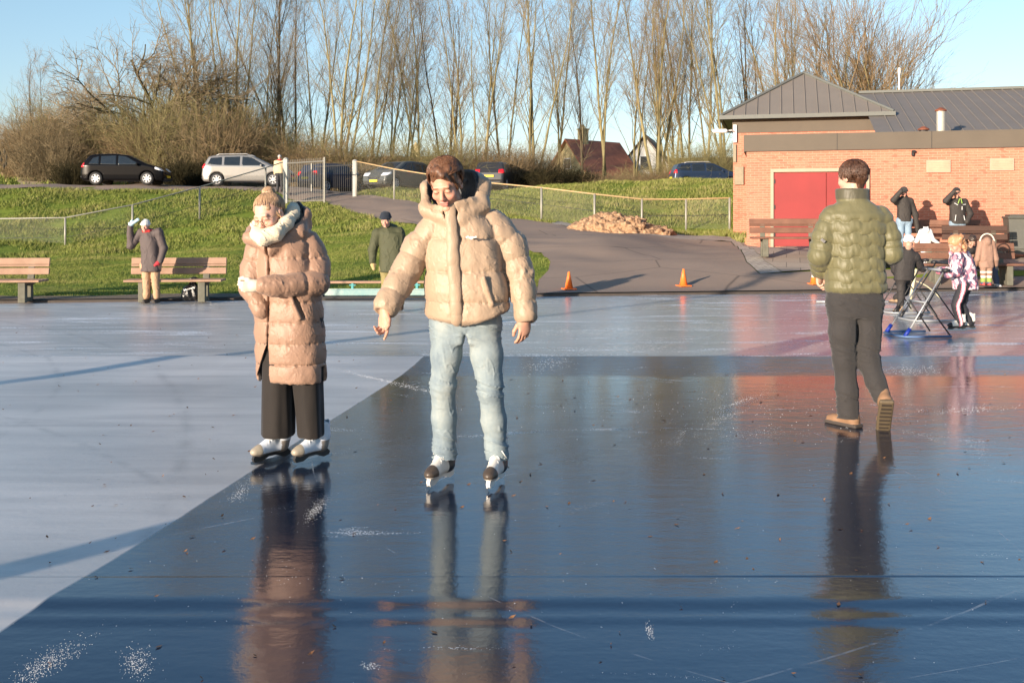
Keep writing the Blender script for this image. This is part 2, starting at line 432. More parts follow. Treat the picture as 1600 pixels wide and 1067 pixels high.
# asphalt
t=NT('asphalt_path'); p=t.pos(space='w'); n1=t.noise(p,.6,4,.6); n2=t.noise(p,60,3,.7); n3=t.noise(p,9,3,.7)
c=t.mix(n1,hexc(128,110,97),hexc(150,130,115)); c=t.mix(t.ramp(n2,[(.35,0.0),(.7,.35)]),c,hexc(165,150,135)); c=t.mix(t.ramp(n3,[(.66,0.0),(.74,.5)]),c,hexc(170,150,120))
vo=t.n('ShaderNodeTexVoronoi',feature='DISTANCE_TO_EDGE'); t.l(t.pos((.22,.35,.3),'w'),vo.inputs['Vector']); vo.inputs['Scale'].default_value=1.0
ck=t.ramp(vo.outputs[0],[(.0,.65),(.006,0.0)]); c=t.mix(ck,c,(.04,.035,.03))
t.set(Base_Color=c,Roughness=.9,Normal=t.bump(n2,.4,.01)); t.b.inputs['Specular IOR Level'].default_value=.25; M_asph=t.m
EL_=[(-30,),(0,)]
def ep(x,dv=0.0): return (x,edge_y(x)+dv)
pathL=[(842,440),(857,425),(860,408),(846,394),(800,380),(700,363),(620,348),(560,333),(520,322),(500,316)]
pathR=[(556,304.5),(640,317),(760,334),(860,352),(950,366.5),(1040,374.5),(1142,379),(1152,389),(1166,410),(1187,431)]
wl=[tuple(gp(*q)[:2]) for q in pathL]; wr=[tuple(gp(*q)[:2]) for q in pathR]
aL=G(838,461)[0]
rim=[ep(x,.0) for x in np.arange(aL,24,1.0)]
path_poly=[ep(24.0,0),(24.,26.0)]+[tuple(gp(1560,424)[:2])]+list(reversed(wr))+[(gd(500,46.5)[0]-3.2,47.0)]*0+list(reversed(wl))+rim
# (order: right side up, across the top, left side down, along the rim)
path_o,path_f=sheet('asphalt_path',path_poly,M_asph,.035,.45,False)
# upper road and car park
road_poly=[(-90,48.2),(-40,48.3),tuple(gd(300,48)[:2]),tuple(gd(432,46.9)[:2]),tuple(gp(500,316)[:2]),tuple(gp(556,304.5)[:2]),tuple(gd(575,50.5)[:2]),tuple(gd(760,52.5)[:2]),tuple(gd(900,53)[:2]),tuple(gd(1300,54)[:2]),(60,56),(60,63),(8,64),(-20,60),(-26,55.5),(-90,55.5)]
road_o,road_f=sheet('road',road_poly,M_asph,.03,.7,False)
# edging strip along the rink left
t=pm('edge_strip_soil',hexc(120,104,88),.95,var=.3,vs=3,bs=30,bstr=.5,bd=.02,c2=hexc(96,84,66))
strip=[ep(x) for x in np.arange(-40,aL+.5,.8)]
strip+= [ep(x,(.75 if x<-2 else 1.0)+.12*math.sin(x*1.7)+.08*math.sin(x*4.1)) for x in np.arange(aL+.5,-41,-.8)]
strip_o,strip_f=sheet('edging_strip',strip,t,.028,.4,False)
# small earth fringe where grass meets the path
fr=[tuple(gp(*q)[:2]) for q in [(842,441),(857,426),(860,408),(846,394),(800,380)]]
# paving
t=NT('grey_pavers'); p=t.pos((1,1,1),'w',rz=R(15)); b=t.n('ShaderNodeTexBrick'); t.l(p,b.inputs['Vector'])
b.inputs['Scale'].default_value=1.0; b.inputs['Brick Width'].default_value=.62; b.inputs['Row Height'].default_value=.62; b.inputs['Mortar Size'].default_value=.008; b.offset=0.5
b.inputs['Color1'].default_value=(*hexc(170,152,134),1); b.inputs['Color2'].default_value=(*hexc(156,138,122),1); b.inputs['Mortar'].default_value=(*hexc(90,82,72),1)
n2=t.noise(p,30,4,.7); c=t.mix(t.ramp(n2,[(.35,0.0),(.75,.4)]),b.outputs[0],hexc(120,112,100))
t.set(Base_Color=c,Roughness=.9,Normal=t.bump(n2,.3,.01)); M_pave=t.m
t=NT('small_pavers'); p=t.pos((1,1,1),'w',rz=R(-20)); b=t.n('ShaderNodeTexBrick'); t.l(p,b.inputs['Vector'])
b.inputs['Scale'].default_value=1.0; b.inputs['Brick Width'].default_value=.3; b.inputs['Row Height'].default_value=.14; b.inputs['Mortar Size'].default_value=.008
b.inputs['Color1'].default_value=(*hexc(178,166,150),1); b.inputs['Color2'].default_value=(*hexc(158,146,134),1); b.inputs['Mortar'].default_value=(*hexc(90,80,70),1)
t.set(Base_Color=b.outputs[0],Roughness=.9); M_pave2=t.m
Lp=[(862,352.5),(950,366.7),(1040,374.6),(1143,379),(1153,389),(1167,410),(1188,431)]
Up=[(1222,428),(1196,410),(1172,392),(1158,381),(1140,372),(1050,367),(1000,363),(955,358),(870,347)]
apr=[tuple(gp(*q)[:2]) for q in Lp+Up]
ap_o,ap_f=sheet('paver_strip',apr,M_pave2,.042,.3,False)
pv=[tuple(gp(*q)[:2]) for q in [(1222,428),(1196,410),(1172,392),(1158,381)]]+[(7.3,30.5),(24,27.5),(24,24.0)]+[tuple(gp(1560,424)[:2]),tuple(gp(1420,420)[:2]),tuple(gp(1291,424)[:2])]
pv_o,pv_f=sheet('paving',pv,M_pave,.05,.4,False)
# grass verge by the right hand bench
vg=[tuple(gp(*q)[:2]) for q in [(1330,441),(1420,438),(1700,432),(1700,425),(1560,426),(1430,433)]]
vg_o,vg_f=sheet('grass_verge',vg,M_soil,.045,.3,False)
def scrub(): pass
fp_o,fp_f=sheet('footpath',[W(-70,262,84)[:2],W(-20,264,80)[:2],W(12,270,74)[:2],W(66,289,60)[:2],W(72,292,56)[:2],W(36,292,56)[:2],W(24,289,60)[:2],W(-16,274,74)[:2],W(-70,266,84)[:2]],pm('sandy_gravel',hexc(176,156,122),.95,var=.15,vs=1),.10,.8,False)
# ================= ice
t=NT('rink_ice'); g=t.n('ShaderNodeNewGeometry'); sp=t.n('ShaderNodeSeparateXYZ'); t.l(g.outputs['Position'],sp.inputs[0]); PX,PY=sp.outputs[0],sp.outputs[1]
pw=t.pos(space='w')
wob=t.noise(t.pos((1,1,1),'w'),3.0,3,.6)
# dry slab: x < line(y), y<11.1
lin=t.math('MULTIPLY_ADD',PY,.1289,-2.353)       # x boundary at y
dl=t.math('SUBTRACT',lin,PX); dl=t.math('ADD',dl,t.math('MULTIPLY_ADD',wob,.02,-.01))
near=t.math('LESS_THAN',PY,10.95)
light=t.math('MULTIPLY',t.ramp(t.math('MULTIPLY_ADD',dl,6,.5),[(.45,0.0),(.55,1.0)]),near)
farm=t.math('SUBTRACT',1.0,near)
# right hand dry wedge far right
lin2=t.math('MULTIPLY_ADD',PY,.62,-.0)
streak=t.noise(t.pos((.25,2.2,1),'w',rz=R(-8)),1.6,5,.65,.4)
streak2=t.noise(t.pos((.5,3.0,1),'w',rz=R(20)),2.0,5,.7,.6)
cloud=t.noise(t.pos((.5,1,1),'w'),.5,4,.6)
dirt=t.noise(pw,14,4,.75)
frost_l=t.mix(t.ramp(cloud,[(.35,0.0),(.65,1.0)]),hexc(170,168,166),hexc(210,205,200))
frost_l=t.mix(t.ramp(streak,[(.45,0.0),(.75,.5)]),frost_l,hexc(126,124,124))
frost_l=t.mix(t.ramp(dirt,[(.62,0.0),(.72,.35)]),frost_l,hexc(110,108,104))
tape=t.noise(t.pos((.35,1.2,1),'w'),.45,3,.5)
gr=t.math('SUBTRACT',PY,t.math('MULTIPLY',PX,.18)); gr=t.ramp(t.math('MULTIPLY_ADD',gr,.045,0.0),[(.5,0.0),(.9,.0)])
farc=t.mix(t.ramp(cloud,[(.35,0.0),(.7,1.0)]),hexc(138,144,148),hexc(166,170,172))
# far slab is frostier on the left
lf=t.ramp(t.math('ADD',t.math('MULTIPLY_ADD',PX,-.12,.45),t.math('MULTIPLY_ADD',streak,.5,-.25)),[(.30,0.0),(.75,1.0)])
farc=t.mix(lf,farc,t.mix(t.ramp(streak2,[(.45,0.0),(.62,.55)]),frost_l,hexc(140,146,150)))
darkc=t.mix(cloud,(.010,.018,.036),(.020,.030,.052))
base=t.mix(farm,darkc,farc); base=t.mix(light,base,frost_l)
# skate shavings: speckles inside blotches
blob=t.noise(t.pos((.7,1.7,1),'w',rz=R(25)),1.15,4,.62,.9); spk=t.noise(pw,95,2,.8); spk2=t.noise(pw,40,2,.8)
bm_=t.ramp(blob,[(.60,0.0),(.70,1.0)]); sm=t.math('GREATER_THAN',t.math('ADD',spk,t.math('MULTIPLY',bm_,.24)),.775)
blob2=t.noise(t.pos((.35,2.6,1),'w',rz=R(4)),1.3,5,.7,.5); b2=t.ramp(blob2,[(.50,0.0),(.66,1.0)])
sm2=t.math('GREATER_THAN',t.math('ADD',spk2,t.math('MULTIPLY',t.math('MULTIPLY',b2,farm),.34)),.755)
# thin skate scratches
w1=t.n('ShaderNodeTexVoronoi',feature='DISTANCE_TO_EDGE'); t.l(t.pos((.22,.5,1),'w',rz=R(30)),w1.inputs['Vector']); w1.inputs['Scale'].default_value=1.3
scr=t.math('MULTIPLY',t.ramp(w1.outputs[0],[(0.0,1.0),(.004,0.0)]),t.ramp(spk2,[(.58,0.0),(.64,1.0)]))
arcs=None
_ar=np.random.RandomState(6)
for _i in range(16):
    _R=_ar.uniform(4,22); _a=_ar.uniform(0,6.28); _c=(_ar.uniform(-5,7)+_R*math.cos(_a),_ar.uniform(4.5,15)+_R*math.sin(_a))
    _d=t.math('ABSOLUTE',t.math('SUBTRACT',t.math('SQRT',t.math('ADD',t.math('POWER',t.math('SUBTRACT',PX,_c[0]),2.0),t.math('POWER',t.math('SUBTRACT',PY,_c[1]),2.0))),_R))
    _l=t.math('LESS_THAN',_d,.003+.0002*_i); arcs=_l if arcs is None else t.math('MAXIMUM',arcs,_l)
_tr=None
for _R,_cx,_cy,_tw in ((14,-14,-3.5,.06),(15.2,-14,-3.5,.05),(22,12,-14,.05),(9,-12.5,6,.05),(30,22,-16,.10),(17.5,-19,2,.07)):
    _d=t.math('ABSOLUTE',t.math('SUBTRACT',t.math('SQRT',t.math('ADD',t.math('POWER',t.math('SUBTRACT',PX,_cx),2.0),t.math('POWER',t.math('SUBTRACT',PY,_cy),2.0))),_R))
    _l=t.math('SUBTRACT',1.0,t.math('DIVIDE',_d,_tw),clamp=True); _tr=_l if _tr is None else t.math('MAXIMUM',_tr,_l)
_tr=t.math('MULTIPLY',t.math('MULTIPLY',_tr,.30),t.ramp(t.noise(pw,2.5,4,.7),[(.4,0.0),(.6,1.0)]))
base=t.mix(t.math('MULTIPLY',_tr,t.math('MAXIMUM',light,t.math('MULTIPLY',lf,farm))),base,hexc(96,94,92))
arcs=t.math('MULTIPLY',arcs,t.ramp(t.noise(pw,1.3,5,.8),[(.48,0.0),(.66,.32)]))
wht=t.math('MAXIMUM',t.math('MAXIMUM',sm,sm2),arcs)
base=t.mix(t.math('MULTIPLY',wht,.85),base,(.82,.84,.86))
rough=t.mixf(light,t.mixf(farm,.12,t.mixf(lf,.22,.32)),.34); rough=t.math('ADD',rough,t.math('MULTIPLY_ADD',cloud,.10,-.05)); rough=t.mixf(wht,rough,.7)
bh=t.noise(t.pos((1,1,1),'w'),26,4,.6); bh2=t.noise(t.pos((.6,1.6,1),'w'),5,3,.5)
nrm=t.bump(bh,.18,.004,t.bump(bh2,.25,.008))
t.set(Base_Color=base,Roughness=rough,Normal=nrm); t.b.inputs['IOR'].default_value=1.5
t.b.inputs['Specular IOR Level'].default_value=1.0
M_ice=t.m
def ice_z(y):
    z=0*y
    z=z+.055*np.where((y>9.85)&(y<11.0),np.clip((y-9.85)/1.15,0,1)**1.3,0)+.055*np.where((y>=11.0)&(y<11.12),(11.12-y)/.12,0)
    z=z+sum(np.interp(y+o_,[3.3,3.79,3.805,3.85,3.865,3.925,3.94,4.03,4.045,4.6],[0,0,.0005,.0050,.0046,.0042,.0046,.0135,.0131,0]) for o_ in (-.03,-.02,-.01,0,.01,.02,.03))/7
    z=z+.003*np.where((y>18.6)&(y<18.75),1,0)
    return z
ys=np.unique(np.concatenate([np.linspace(-25,3.5,20),np.arange(3.6,4.4,.008),np.arange(4.4,9.8,.3),np.arange(9.8,11.3,.04),np.arange(11.3,17.0,.3)]))
ex=np.concatenate([np.linspace(-60,-14,12),np.linspace(-13,13,90),np.linspace(14,60,12)])
un=np.linspace(0,1,14)[1:]
X,Yb=np.meshgrid(ex,np.arange(len(ys)+len(un)),indexing='ij'); Yy=np.zeros(X.shape)
Yy[:,:len(ys)]=ys[None]; e=np.maximum(edge_y(ex),17.2); 
for k,u in enumerate(un): Yy[:,len(ys)+k]=17+(np.where(ex<-18,17.2+.0*ex,e)-17)*u
wv=SN(9,1.1,3)
Zz=ice_z(Yy)+wv(X,Yy,0*X)*.0018*(Yy>4.3)
ii=np.arange(X.size).reshape(X.shape)
Q=np.stack([ii[:-1,:-1],ii[1:,:-1],ii[1:,1:],ii[:-1,1:]],-1).reshape(-1,4)
tag(mesh_obj('ice_rink',np.stack([X,Yy,Zz],-1).reshape(-1,3),Q,M_ice),kind='structure')
# frozen earth under everything near the camera (left end, where rink edge runs off)
mesh=MB()
for a in (-1,): mesh.box((0,-10,-.35),(600,120,.5))
tag(mesh.build('subsoil',M_soil),kind='structure')
# dark kerb lip
kb=MB(); xx=np.arange(-18,24,.6)
P=[np.array([x,edge_y(x)-.03,.012]) for x in xx]
V=[];Fc=[]
for i,q in enumerate(P):
    V+= [q+(0,-.05,-.02),q+(0,-.05,.03),q+(0,.05,.035),q+(0,.05,-.02)]
    if i: a=(i-1)*4; Fc+=[(a+j,a+(j+1)%4,a+4+(j+1)%4,a+4+j) for j in range(4)]
kb.add(V,Fc); tag(kb.build('rink_kerb',pm('kerb_rubber',hexc(70,62,56),.8)),kind='structure')
# ================= grass
def inpoly(fs,x,y): 
    m=np.zeros(x.shape,bool)
    for f in fs:
        v=f(x,y); m|=(v<.0)
    return m
def blades(name,n,xr,vr,hmin,hmax,wid,seed,keep=None,cols=((.10,.13,.028),(.18,.205,.045),(.28,.25,.10)),lean=.5,frus=True):
    r=np.random.RandomState(seed); x=r.uniform(*xr,n); v=vr[0]+(vr[1]-vr[0])*r.uniform(0,1,n); y=edge_y(x)+v
    px=800+x*F/y; m=(px>-30)&(px<1630) if frus else np.ones(n,bool)
    m&=~inpoly([path_f,road_f,pv_f,ap_f,fp_f],x,y); 
    m&=~(strip_f(x,y)<-.08)
    cl=SN(seed+1,2.2,2)(x,y,0*x); m&=(cl+r.uniform(-1,1,n)>-.9)
    if keep is not None: m&=keep(x,y,v)
    x,y,cl=x[m],y[m],cl[m]; n=len(x); z=hterr(x,y)-.01
    fl=1-np.clip((path_f(x,y)*-1+.0),0,0)
    h=r.uniform(hmin,hmax,n)*(1+.2*cl); a=r.uniform(0,6.283,n); w=wid*r.uniform(.6,1.4,n)*(.5+y/60)
    dx,dy=np.cos(a)*w,np.sin(a)*w; lx=r.normal(0,lean,n)*h+.1*h; ly=r.normal(0,lean,n)*h
    V=np.empty((n,3,3)); V[:,0]=np.c_[x-dx,y-dy,z]; V[:,1]=np.c_[x+dx,y+dy,z]; V[:,2]=np.c_[x+lx,y+ly,z+h]
    C=np.array(cols); q=np.clip(.45+.18*cl+r.normal(0,.22,n),0,1)[:,None]
    c=np.where(q<.6,C[0]+(C[1]-C[0])*(q/.6),C[1]+(C[2]-C[1])*((q-.6)/.4)); c=np.repeat(c,3,0)
    o=mesh_obj(name,V.reshape(-1,3),np.arange(3*n).reshape(-1,3),M_blade,None,False,c)
    return tag(o,kind='stuff')
M_blade=vcm('grass_blade',.75,noise=.2,ns=2,bstr=0,spec=.15)
tag(blades('lawn_grass',210000,(-14,1.2),(.75,17),.03,.07,.006,21),'short mown green lawn between rink edge and bank','grass')
tag(blades('bank_grass',170000,(-30,3),(15.5,34),.07,.17,.014,22),'longer green grass on the bank below the road','grass')
tag(blades('mound_grass',170000,(-9,18),(9,36),.07,.17,.014,23,keep=lambda x,y,v:(x>1.0)|(y>38),cols=((.11,.135,.03),(.20,.21,.055),(.31,.27,.12))),'rough green and straw coloured grass on the mound','grass')
tag(blades('hill_grass',40000,(-60,-14),(36,80),.15,.35,.03,24),'grass on the hillside behind the road at left','grass')
tag(blades('verge_grass',5000,(6,14),(.3,2.6),.03,.07,.006,25,keep=lambda x,y,v:vg_f(x,y)<0),'narrow strip of grass beside the bench at right','grass')
# ================= brick building
BA=15.0 # wall direction angle below +x
U=np.array([math.cos(R(-14.5)),math.sin(R(-14.5)),0]); N=np.array([U[1],-U[0],0]) # N towards the camera
PA=np.array([6.53,28.5,0.0])
Mb=Matrix(((U[0],-N[0],0,PA[0]),(U[1],-N[1],0,PA[1]),(0,0,1,0),(0,0,0,1)))  # local x along wall, y into building
t=NT('brick_wall'); tc=t.n('ShaderNodeTexCoord'); sx=t.n('ShaderNodeSeparateXYZ'); t.l(tc.outputs['Object'],sx.inputs[0])
g=t.n('ShaderNodeNewGeometry'); 
cb=t.n('ShaderNodeCombineXYZ'); t.l(t.math('ADD',sx.outputs[0],sx.outputs[1]),cb.inputs[0]); t.l(sx.outputs[2],cb.inputs[1])
b=t.n('ShaderNodeTexBrick'); t.l(cb.outputs[0],b.inputs['Vector']); b.inputs['Scale'].default_value=1
b.inputs['Brick Width'].default_value=.22; b.inputs['Row Height'].default_value=.068; b.inputs['Mortar Size'].default_value=.006; b.inputs['Bias'].default_value=-.15
b.inputs['Color1'].default_value=(*hexc(184,116,94),1); b.inputs['Color2'].default_value=(*hexc(164,100,82),1); b.inputs['Mortar'].default_value=(*hexc(176,146,126),1)
n1=t.noise(cb.outputs[0],.8,4,.6); n2=t.noise(cb.outputs[0],26,3,.6); n3=t.noise(t.pos((4.5,4.5,14.7)),1.0,0,.5)
c=t.mix(t.ramp(n1,[(.38,0.0),(.68,.6)]),b.outputs[0],hexc(190,130,108)); c=t.mix(t.ramp(n3,[(.64,0.0),(.68,.4)]),c,hexc(128,76,62))
c=t.mix(t.ramp(n2,[(.3,.3),(.6,0.0)]),c,hexc(120,78,58))
t.set(Base_Color=c,Roughness=.92,Normal=t.bump(b.outputs['Fac'],-.35,.008)); t.b.inputs['Specular IOR Level'].default_value=.2; M_brick=t.m
M_band=pm('fascia_grey_brown',hexc(88,79,68),.7,var=.06,vs=1.5)
t=NT('roof_metal'); n=t.noise(t.pos(),1.2,3,.6)
t.set(Base_Color=t.mix(n,hexc(104,98,92),hexc(118,111,104)),Roughness=.65); t.b.inputs['Metallic'].default_value=.0; M_roof=t.m
M_gutter=pm('gutter_grey',hexc(96,98,94),.6,var=.05)
M_red=pm('red_door_paint',hexc(138,44,44),.65,var=.10,vs=1.2,bs=12,bstr=.1,c2=hexc(122,38,38))
M_cream=pm('cream_paint',hexc(154,142,122),.6,var=.05)
M_white=pm('white_paint',hexc(215,215,212),.5,var=.04)
M_dark=pm('dark_plastic',hexc(38,38,40),.5,var=.1)
bld=empty('rink_building',tuple(PA),R(-14.5),'low orange brick building with a grey metal roof and a red double door','building')
def bpart(mb,name,mat,parent=None):
    o=mb.build(name,mat,parent or bld); return o
zt=3.87; zb0=-.3
m=MB(); m.box((10.5,3.15,(zt+zb0)/2-.15),(21,6.3,zt-.3-zb0)); 
# door recess cut: build front wall as pieces proud of block instead
wall=bpart(m,'wall',M_brick)
def wx(px):  # picture x -> local x along the front wall
    k=(px-800)/F; # (PA.x+U.x s)=k(PA.y+U.y s)
    return (k*PA[1]-PA[0])/(U[0]-k*U[1])
def wz(px,py): s=wx(px); d=PA[1]+U[1]*s; return CH-(py-HZ)*d/F
# parapet fascia round the block
m=MB()
for (c,sz) in (((10.5,-.03,zt-.22),(21.1,.10,.46)),((-.03,3.2,zt-.22),(.10,6.3,.46))): m.box(c,sz)
m.box((10.5,3.15,zt-.42),(20.7,6.0,.10))
bpart(m,'parapet',M_band)
for s in np.arange(2.4,12,2.4): m=MB(); m.box((s,-.083,zt-.22),(.012,.01,.46)); bpart(m,'fascia_joint',M_dark)
# door
d0,d1=wx(1204),wx(1358); dz0=wz(1204,386); dz1=wz(1204,267)
m=MB(); m.box((d0+.04,-.03,(dz0+dz1)/2),(.08,.10,dz1-dz0)); m.box((d1-.04,-.03,(dz0+dz1)/2),(.08,.10,dz1-dz0)); m.box(((d0+d1)/2,-.03,dz1+.0),(d1-d0,.11,.09))
fr_=bpart(m,'door_frame',M_cream)
dm=wx(1291)
for a,b_ in ((d0+.09,dm-.006),(dm+.006,d1-.09)):
    m=MB(); m.box(((a+b_)/2,-.012,(dz0+dz1)/2-.02),(b_-a,.05,dz1-dz0-.09),bev=.004); dd=bpart(m,'door',M_red)
    m=MB(); sg=-1 if a<dm-.1 else 1; hx=a+.02 if sg<0 else b_-.02
    for z in (dz0+.35,dz0+1.1,dz1-.3): m=MB(); m.box((hx,-.045,z),(.03,.03,.11)); m.build('hinge',M_dark,dd)
# soldier course above the door
# vents
for x0,x1,y0,y1 in ((1447,1485,251,270),(1546,1584,248,267)):
    a,b_=wx(x0),wx(x1); z1,z0=wz(x0,y0),wz(x0,y1)
    m=MB(); m.box(((a+b_)/2,-.02,(z0+z1)/2),(b_-a,.06,z1-z0)); v=bpart(m,'vent',M_cream)
    m=MB(); 
    for z in np.arange(z0+.05,z1-.03,.045): m.box(((a+b_)/2,-.056,z),(b_-a-.06,.016,.02))
    m.build('louver',pm('cream_slat',hexc(158,146,120),.6),v)
m=MB(); s=wx(1426); z=wz(1426,240); m.box((s,-.05,z),(.07,.1,.16),bev=.02); m.box((s+.02,-.09,z+.05),(.1,.08,.06),bev=.02); bpart(m,'wall_lamp',M_dark)
m=MB(); m.box((-.03,.9,wz(1160,378)-.15),(.08,.30,.5)); bpart(m,'service_hatch',pm('wood_hatch',hexc(170,110,80),.7))
# tower
T0=6.32
tx0=-.62; tx1=tx0+4.72; zt_wall=4.98
def tz(py,d=34.8): return CH-(py-HZ)*d/F
m=MB(); m.box(((tx0+tx1)/2,T0+2.3,(zt_wall-.5+zb0)/2),(tx1-tx0,4.6,zt_wall-.5-zb0)); bpart(m,'tower_wall',M_brick)
m=MB(); m.box(((tx0+tx1)/2,T0+2.3,zt_wall-.22),(tx1-tx0+.06,4.66,.58)); bpart(m,'tower_band',M_band)
ez=5.02; ov=.38; ex0,ex1,ey0,ey1=tx0-ov,tx1+ov,T0-ov,T0+4.6+ov; ax,ay,az_=(tx0+tx1)/2,T0+2.3,6.72
m=MB(); m.add([(ex0,ey0,ez),(ex1,ey0,ez),(ex1,ey1,ez),(ex0,ey1,ez),(ax,ay,az_),(ex0,ey0,ez-.02),(ex1,ey0,ez-.02),(ex1,ey1,ez-.02),(ex0,ey1,ez-.02)],[(0,1,4),(1,2,4),(2,3,4),(3,0,4),(5,8,7,6)])
# seams
def seam(mb,a,b_,w=.025,h=.05):
    a=np.array(a,float);b_=np.array(b_,float); mb.tube([a+(0,0,.01),b_+(0,0,.01)],.024,4)
for k in range(1,14):
    f=k/14; x=ex0+(ex1-ex0)*f; q=1-abs(2*f-1)
    seam(m,(x,ey0,ez),(x,ey0+(ay-ey0)*q,ez+(az_-ez)*q))
    y=ey0+(ey1-ey0)*f; seam(m,(ex0,y,ez),(ex0+(ax-ex0)*q,y,ez+(az_-ez)*q)); seam(m,(ex1,y,ez),(ex1+(ax-ex1)*q,y,ez+(az_-ez)*q))
tr=bpart(m,'tower_roof',M_roof)
m=MB()
for e in ((ex0,ey0),(ex1,ey0),(ex1,ey1),(ex0,ey1)): m.tube([(e[0],e[1],ez+.03),(ax,ay,az_+.04)],.055,6)
m.lathe([(.12,0),(.07,.06),(.01,.1)],8,(ax,ay,az_))
m.build('ridge_cap',M_gutter,tr)
m=MB(); m.box((ax,ey0-.02,ez-.05),(ex1-ex0+.1,.1,.13)); m.box((ax,ey1+.02,ez-.05),(ex1-ex0+.1,.1,.13)); m.box((ex0-.02,ay,ez-.05),(.1,ey1-ey0-.1,.13)); m.box((ex1+.02,ay,ez-.05),(.1,ey1-ey0-.1,.13)); m.build('gutter',M_gutter,tr)
m=MB(); m.box((ax,ay,ez-.06),(ex1-ex0-.1,ey1-ey0-.1,.05)); m.build('soffit',M_dark,tr)
# main roof
rz_=6.13; ry=T0+3.75; x0r=tx1-.4; x1r=22; fy=T0-3.2; fz=4.05
by=ry+6.9; 
m=MB(); m.add([(x0r,fy,fz),(x1r,fy,fz),(x1r,ry,rz_),(x0r,ry,rz_),(x1r,by,fz),(x0r,by,fz)],[(0,1,2,3),(3,2,4,5)])
m.add([(tx1+.02,fy,fz-.02),(tx1+.02,ry,rz_-.02),(tx1+.02,by,fz-.02),(tx1+.02,by,3.4),(tx1+.02,fy,3.4)],[(0,1,2,3,4)])
for x in np.arange(x0r+.5,x1r,.33): seam(m,(x,fy,fz),(x,ry,rz_)); 
mr=bpart(m,'main_roof',M_roof)
m=MB(); m.box(((x0r+x1r)/2,ry,rz_+.04),(x1r-x0r,.22,.09)); m.build('ridge_cap',M_gutter,mr)
m=MB(); m.box(((x0r+x1r)/2,(fy+by)/2,2.0),(x1r-x0r-.4,by-fy-.3,4.0)); bpart(m,'rear_wall',M_brick)
# vent pipe
s=wx(1470); 
def up(px,py,ly):
    s_=((px-800)/F*(PA[1]+(-N[1])*ly)-PA[0]+N[0]*ly)/(U[0]-(px-800)/F*U[1]); d=PA[1]+U[1]*s_-N[1]*ly; return s_,CH-(py-HZ)*d/F
for px_,ytop,r_,ly in ((1470,174,.12,2.2),(1443,203.5,.12,2.4)):
    s_,z1=up(px_,ytop,ly); m=MB(); m.lathe([(r_,0),(r_,z1-3.4)],14,(s_,ly,3.4)); v=bpart(m,'vent_pipe',pm('galvanised',hexc(172,170,160),.45,metal=.3,var=.1) if ytop<190 else M_dark)
    m=MB(); m.lathe([(r_*1.35,0),(r_*1.35,.03),(r_*.4,.10)],14,(s_,ly,z1)); m.build('cap',pm('rust_cap',hexc(120,70,50),.7),v)
# flood light on corner
s_,z1=up(1146,206,T0-.3); m=MB(); m.tube([(tx0+.1,T0-.05,z1),(tx0-.05,T0-.25,z1+.05),(tx0-.2,T0-.35,z1+.02)],.03,6); m.box((tx0-.42,T0-.4,z1+.02),(.5,.22,.12),bev=.04); m.box((tx0+.06,T0-.06,z1-.05),(.12,.1,.6),bev=.01)
bpart(m,'floodlight',M_white)
m=MB(); m.box((tx0+.2,T0-.04,tz(275)),(.3,.08,.62),bev=.01); m.box((tx0+.05,T0-.05,tz(240)),(.1,.06,.6)); bpart(m,'wall_box',pm('grey_box',hexc(130,120,100),.6))
# antenna mast behind
p=W(1405,146,48); q=W(1405,108,48); m=MB(); m.tube([(p[0],p[1],3),tuple(q)],.035,6); m.box((q[0],q[1],q[2]-.1),(.12,.12,.3),bev=.03)
tag(m.build('antenna_mast',M_white),'thin white mast rising behind the ridge of the metal roof','mast')
# ================= houses
def house(cx,cy,z0,w,l,eh,rh,rz,wm,rm,label,chim=True,win=True):
    e=empty('house',(cx,cy,z0),rz,label,'house')
    m=MB(); m.box((0,0,eh/2),(w,l,eh)); m.add([(-w/2,-l/2,eh),(w/2,-l/2,eh),(0,-l/2,eh+rh*.97),(-w/2,l/2,eh),(w/2,l/2,eh),(0,l/2,eh+rh*.97)],[(0,1,2),(3,5,4),(0,2,5,3),(1,4,5,2)])
    m.build('wall',wm,e)
    o=.35; m=MB(); th=.14
    for s in (-1,1):
        a=np.array([s*(w/2+o),0,eh-o*rh/(w/2)]); b=np.array([0,0,eh+rh])
        P=[]
        for yy in (-l/2-o,l/2+o):
            for q in (a,b): P+= [(q[0],yy,q[2]),(q[0],yy,q[2]+th)]
        m.add(P,[(0,1,3,2),(4,6,7,5),(1,5,7,3),(0,2,6,4),(0,4,5,1),(2,3,7,6)])
    rf=m.build('roof',rm,e)
    if chim:
        m=MB(); m.box((0,-l*.2,eh+rh+.3),(.7,.7,1.5)); m.box((0,-l*.2,eh+rh+1.1),(.85,.85,.12)); m.lathe([(.3,0),(.02,.45)],8,(0,-l*.2,eh+rh+1.16)); m.build('chimney',wm,rf)
    if win:
        for (x,z,ww,hh) in win:
            m=MB(); m.box((x,-l/2-.02,z),(ww,.08,hh)); f=m.build('window',M_white,e); m=MB(); m.box((x,-l/2-.065,z),(ww-.14,.02,hh-.14)); m.build('pane',pm('house_glass',(.03,.04,.05),.1),f)
    return e
M_hb=pm('yellow_brick',hexc(176,160,120),.9,var=.15,vs=2); M_tile=pm('red_roof_tile',hexc(170,104,78),.8,var=.2,vs=1.5,bs=8,bstr=.4,bd=.05); M_tile2=pm('dark_roof_tile',hexc(92,66,54),.85,var=.2,vs=1.5)
M_hw=pm('white_render',hexc(215,212,205),.85,var=.05)
p=W(905,345,92)
house(p[0]+1.4,94,2.0,6.0,6.6,3.1,3.6,R(-48),M_hb,M_tile,'house with red tiled roof, yellow brick gable and chimney behind the bare trees',True,[(0,2.0,1.2,1.2),(0,4.6,.9,1.0)])
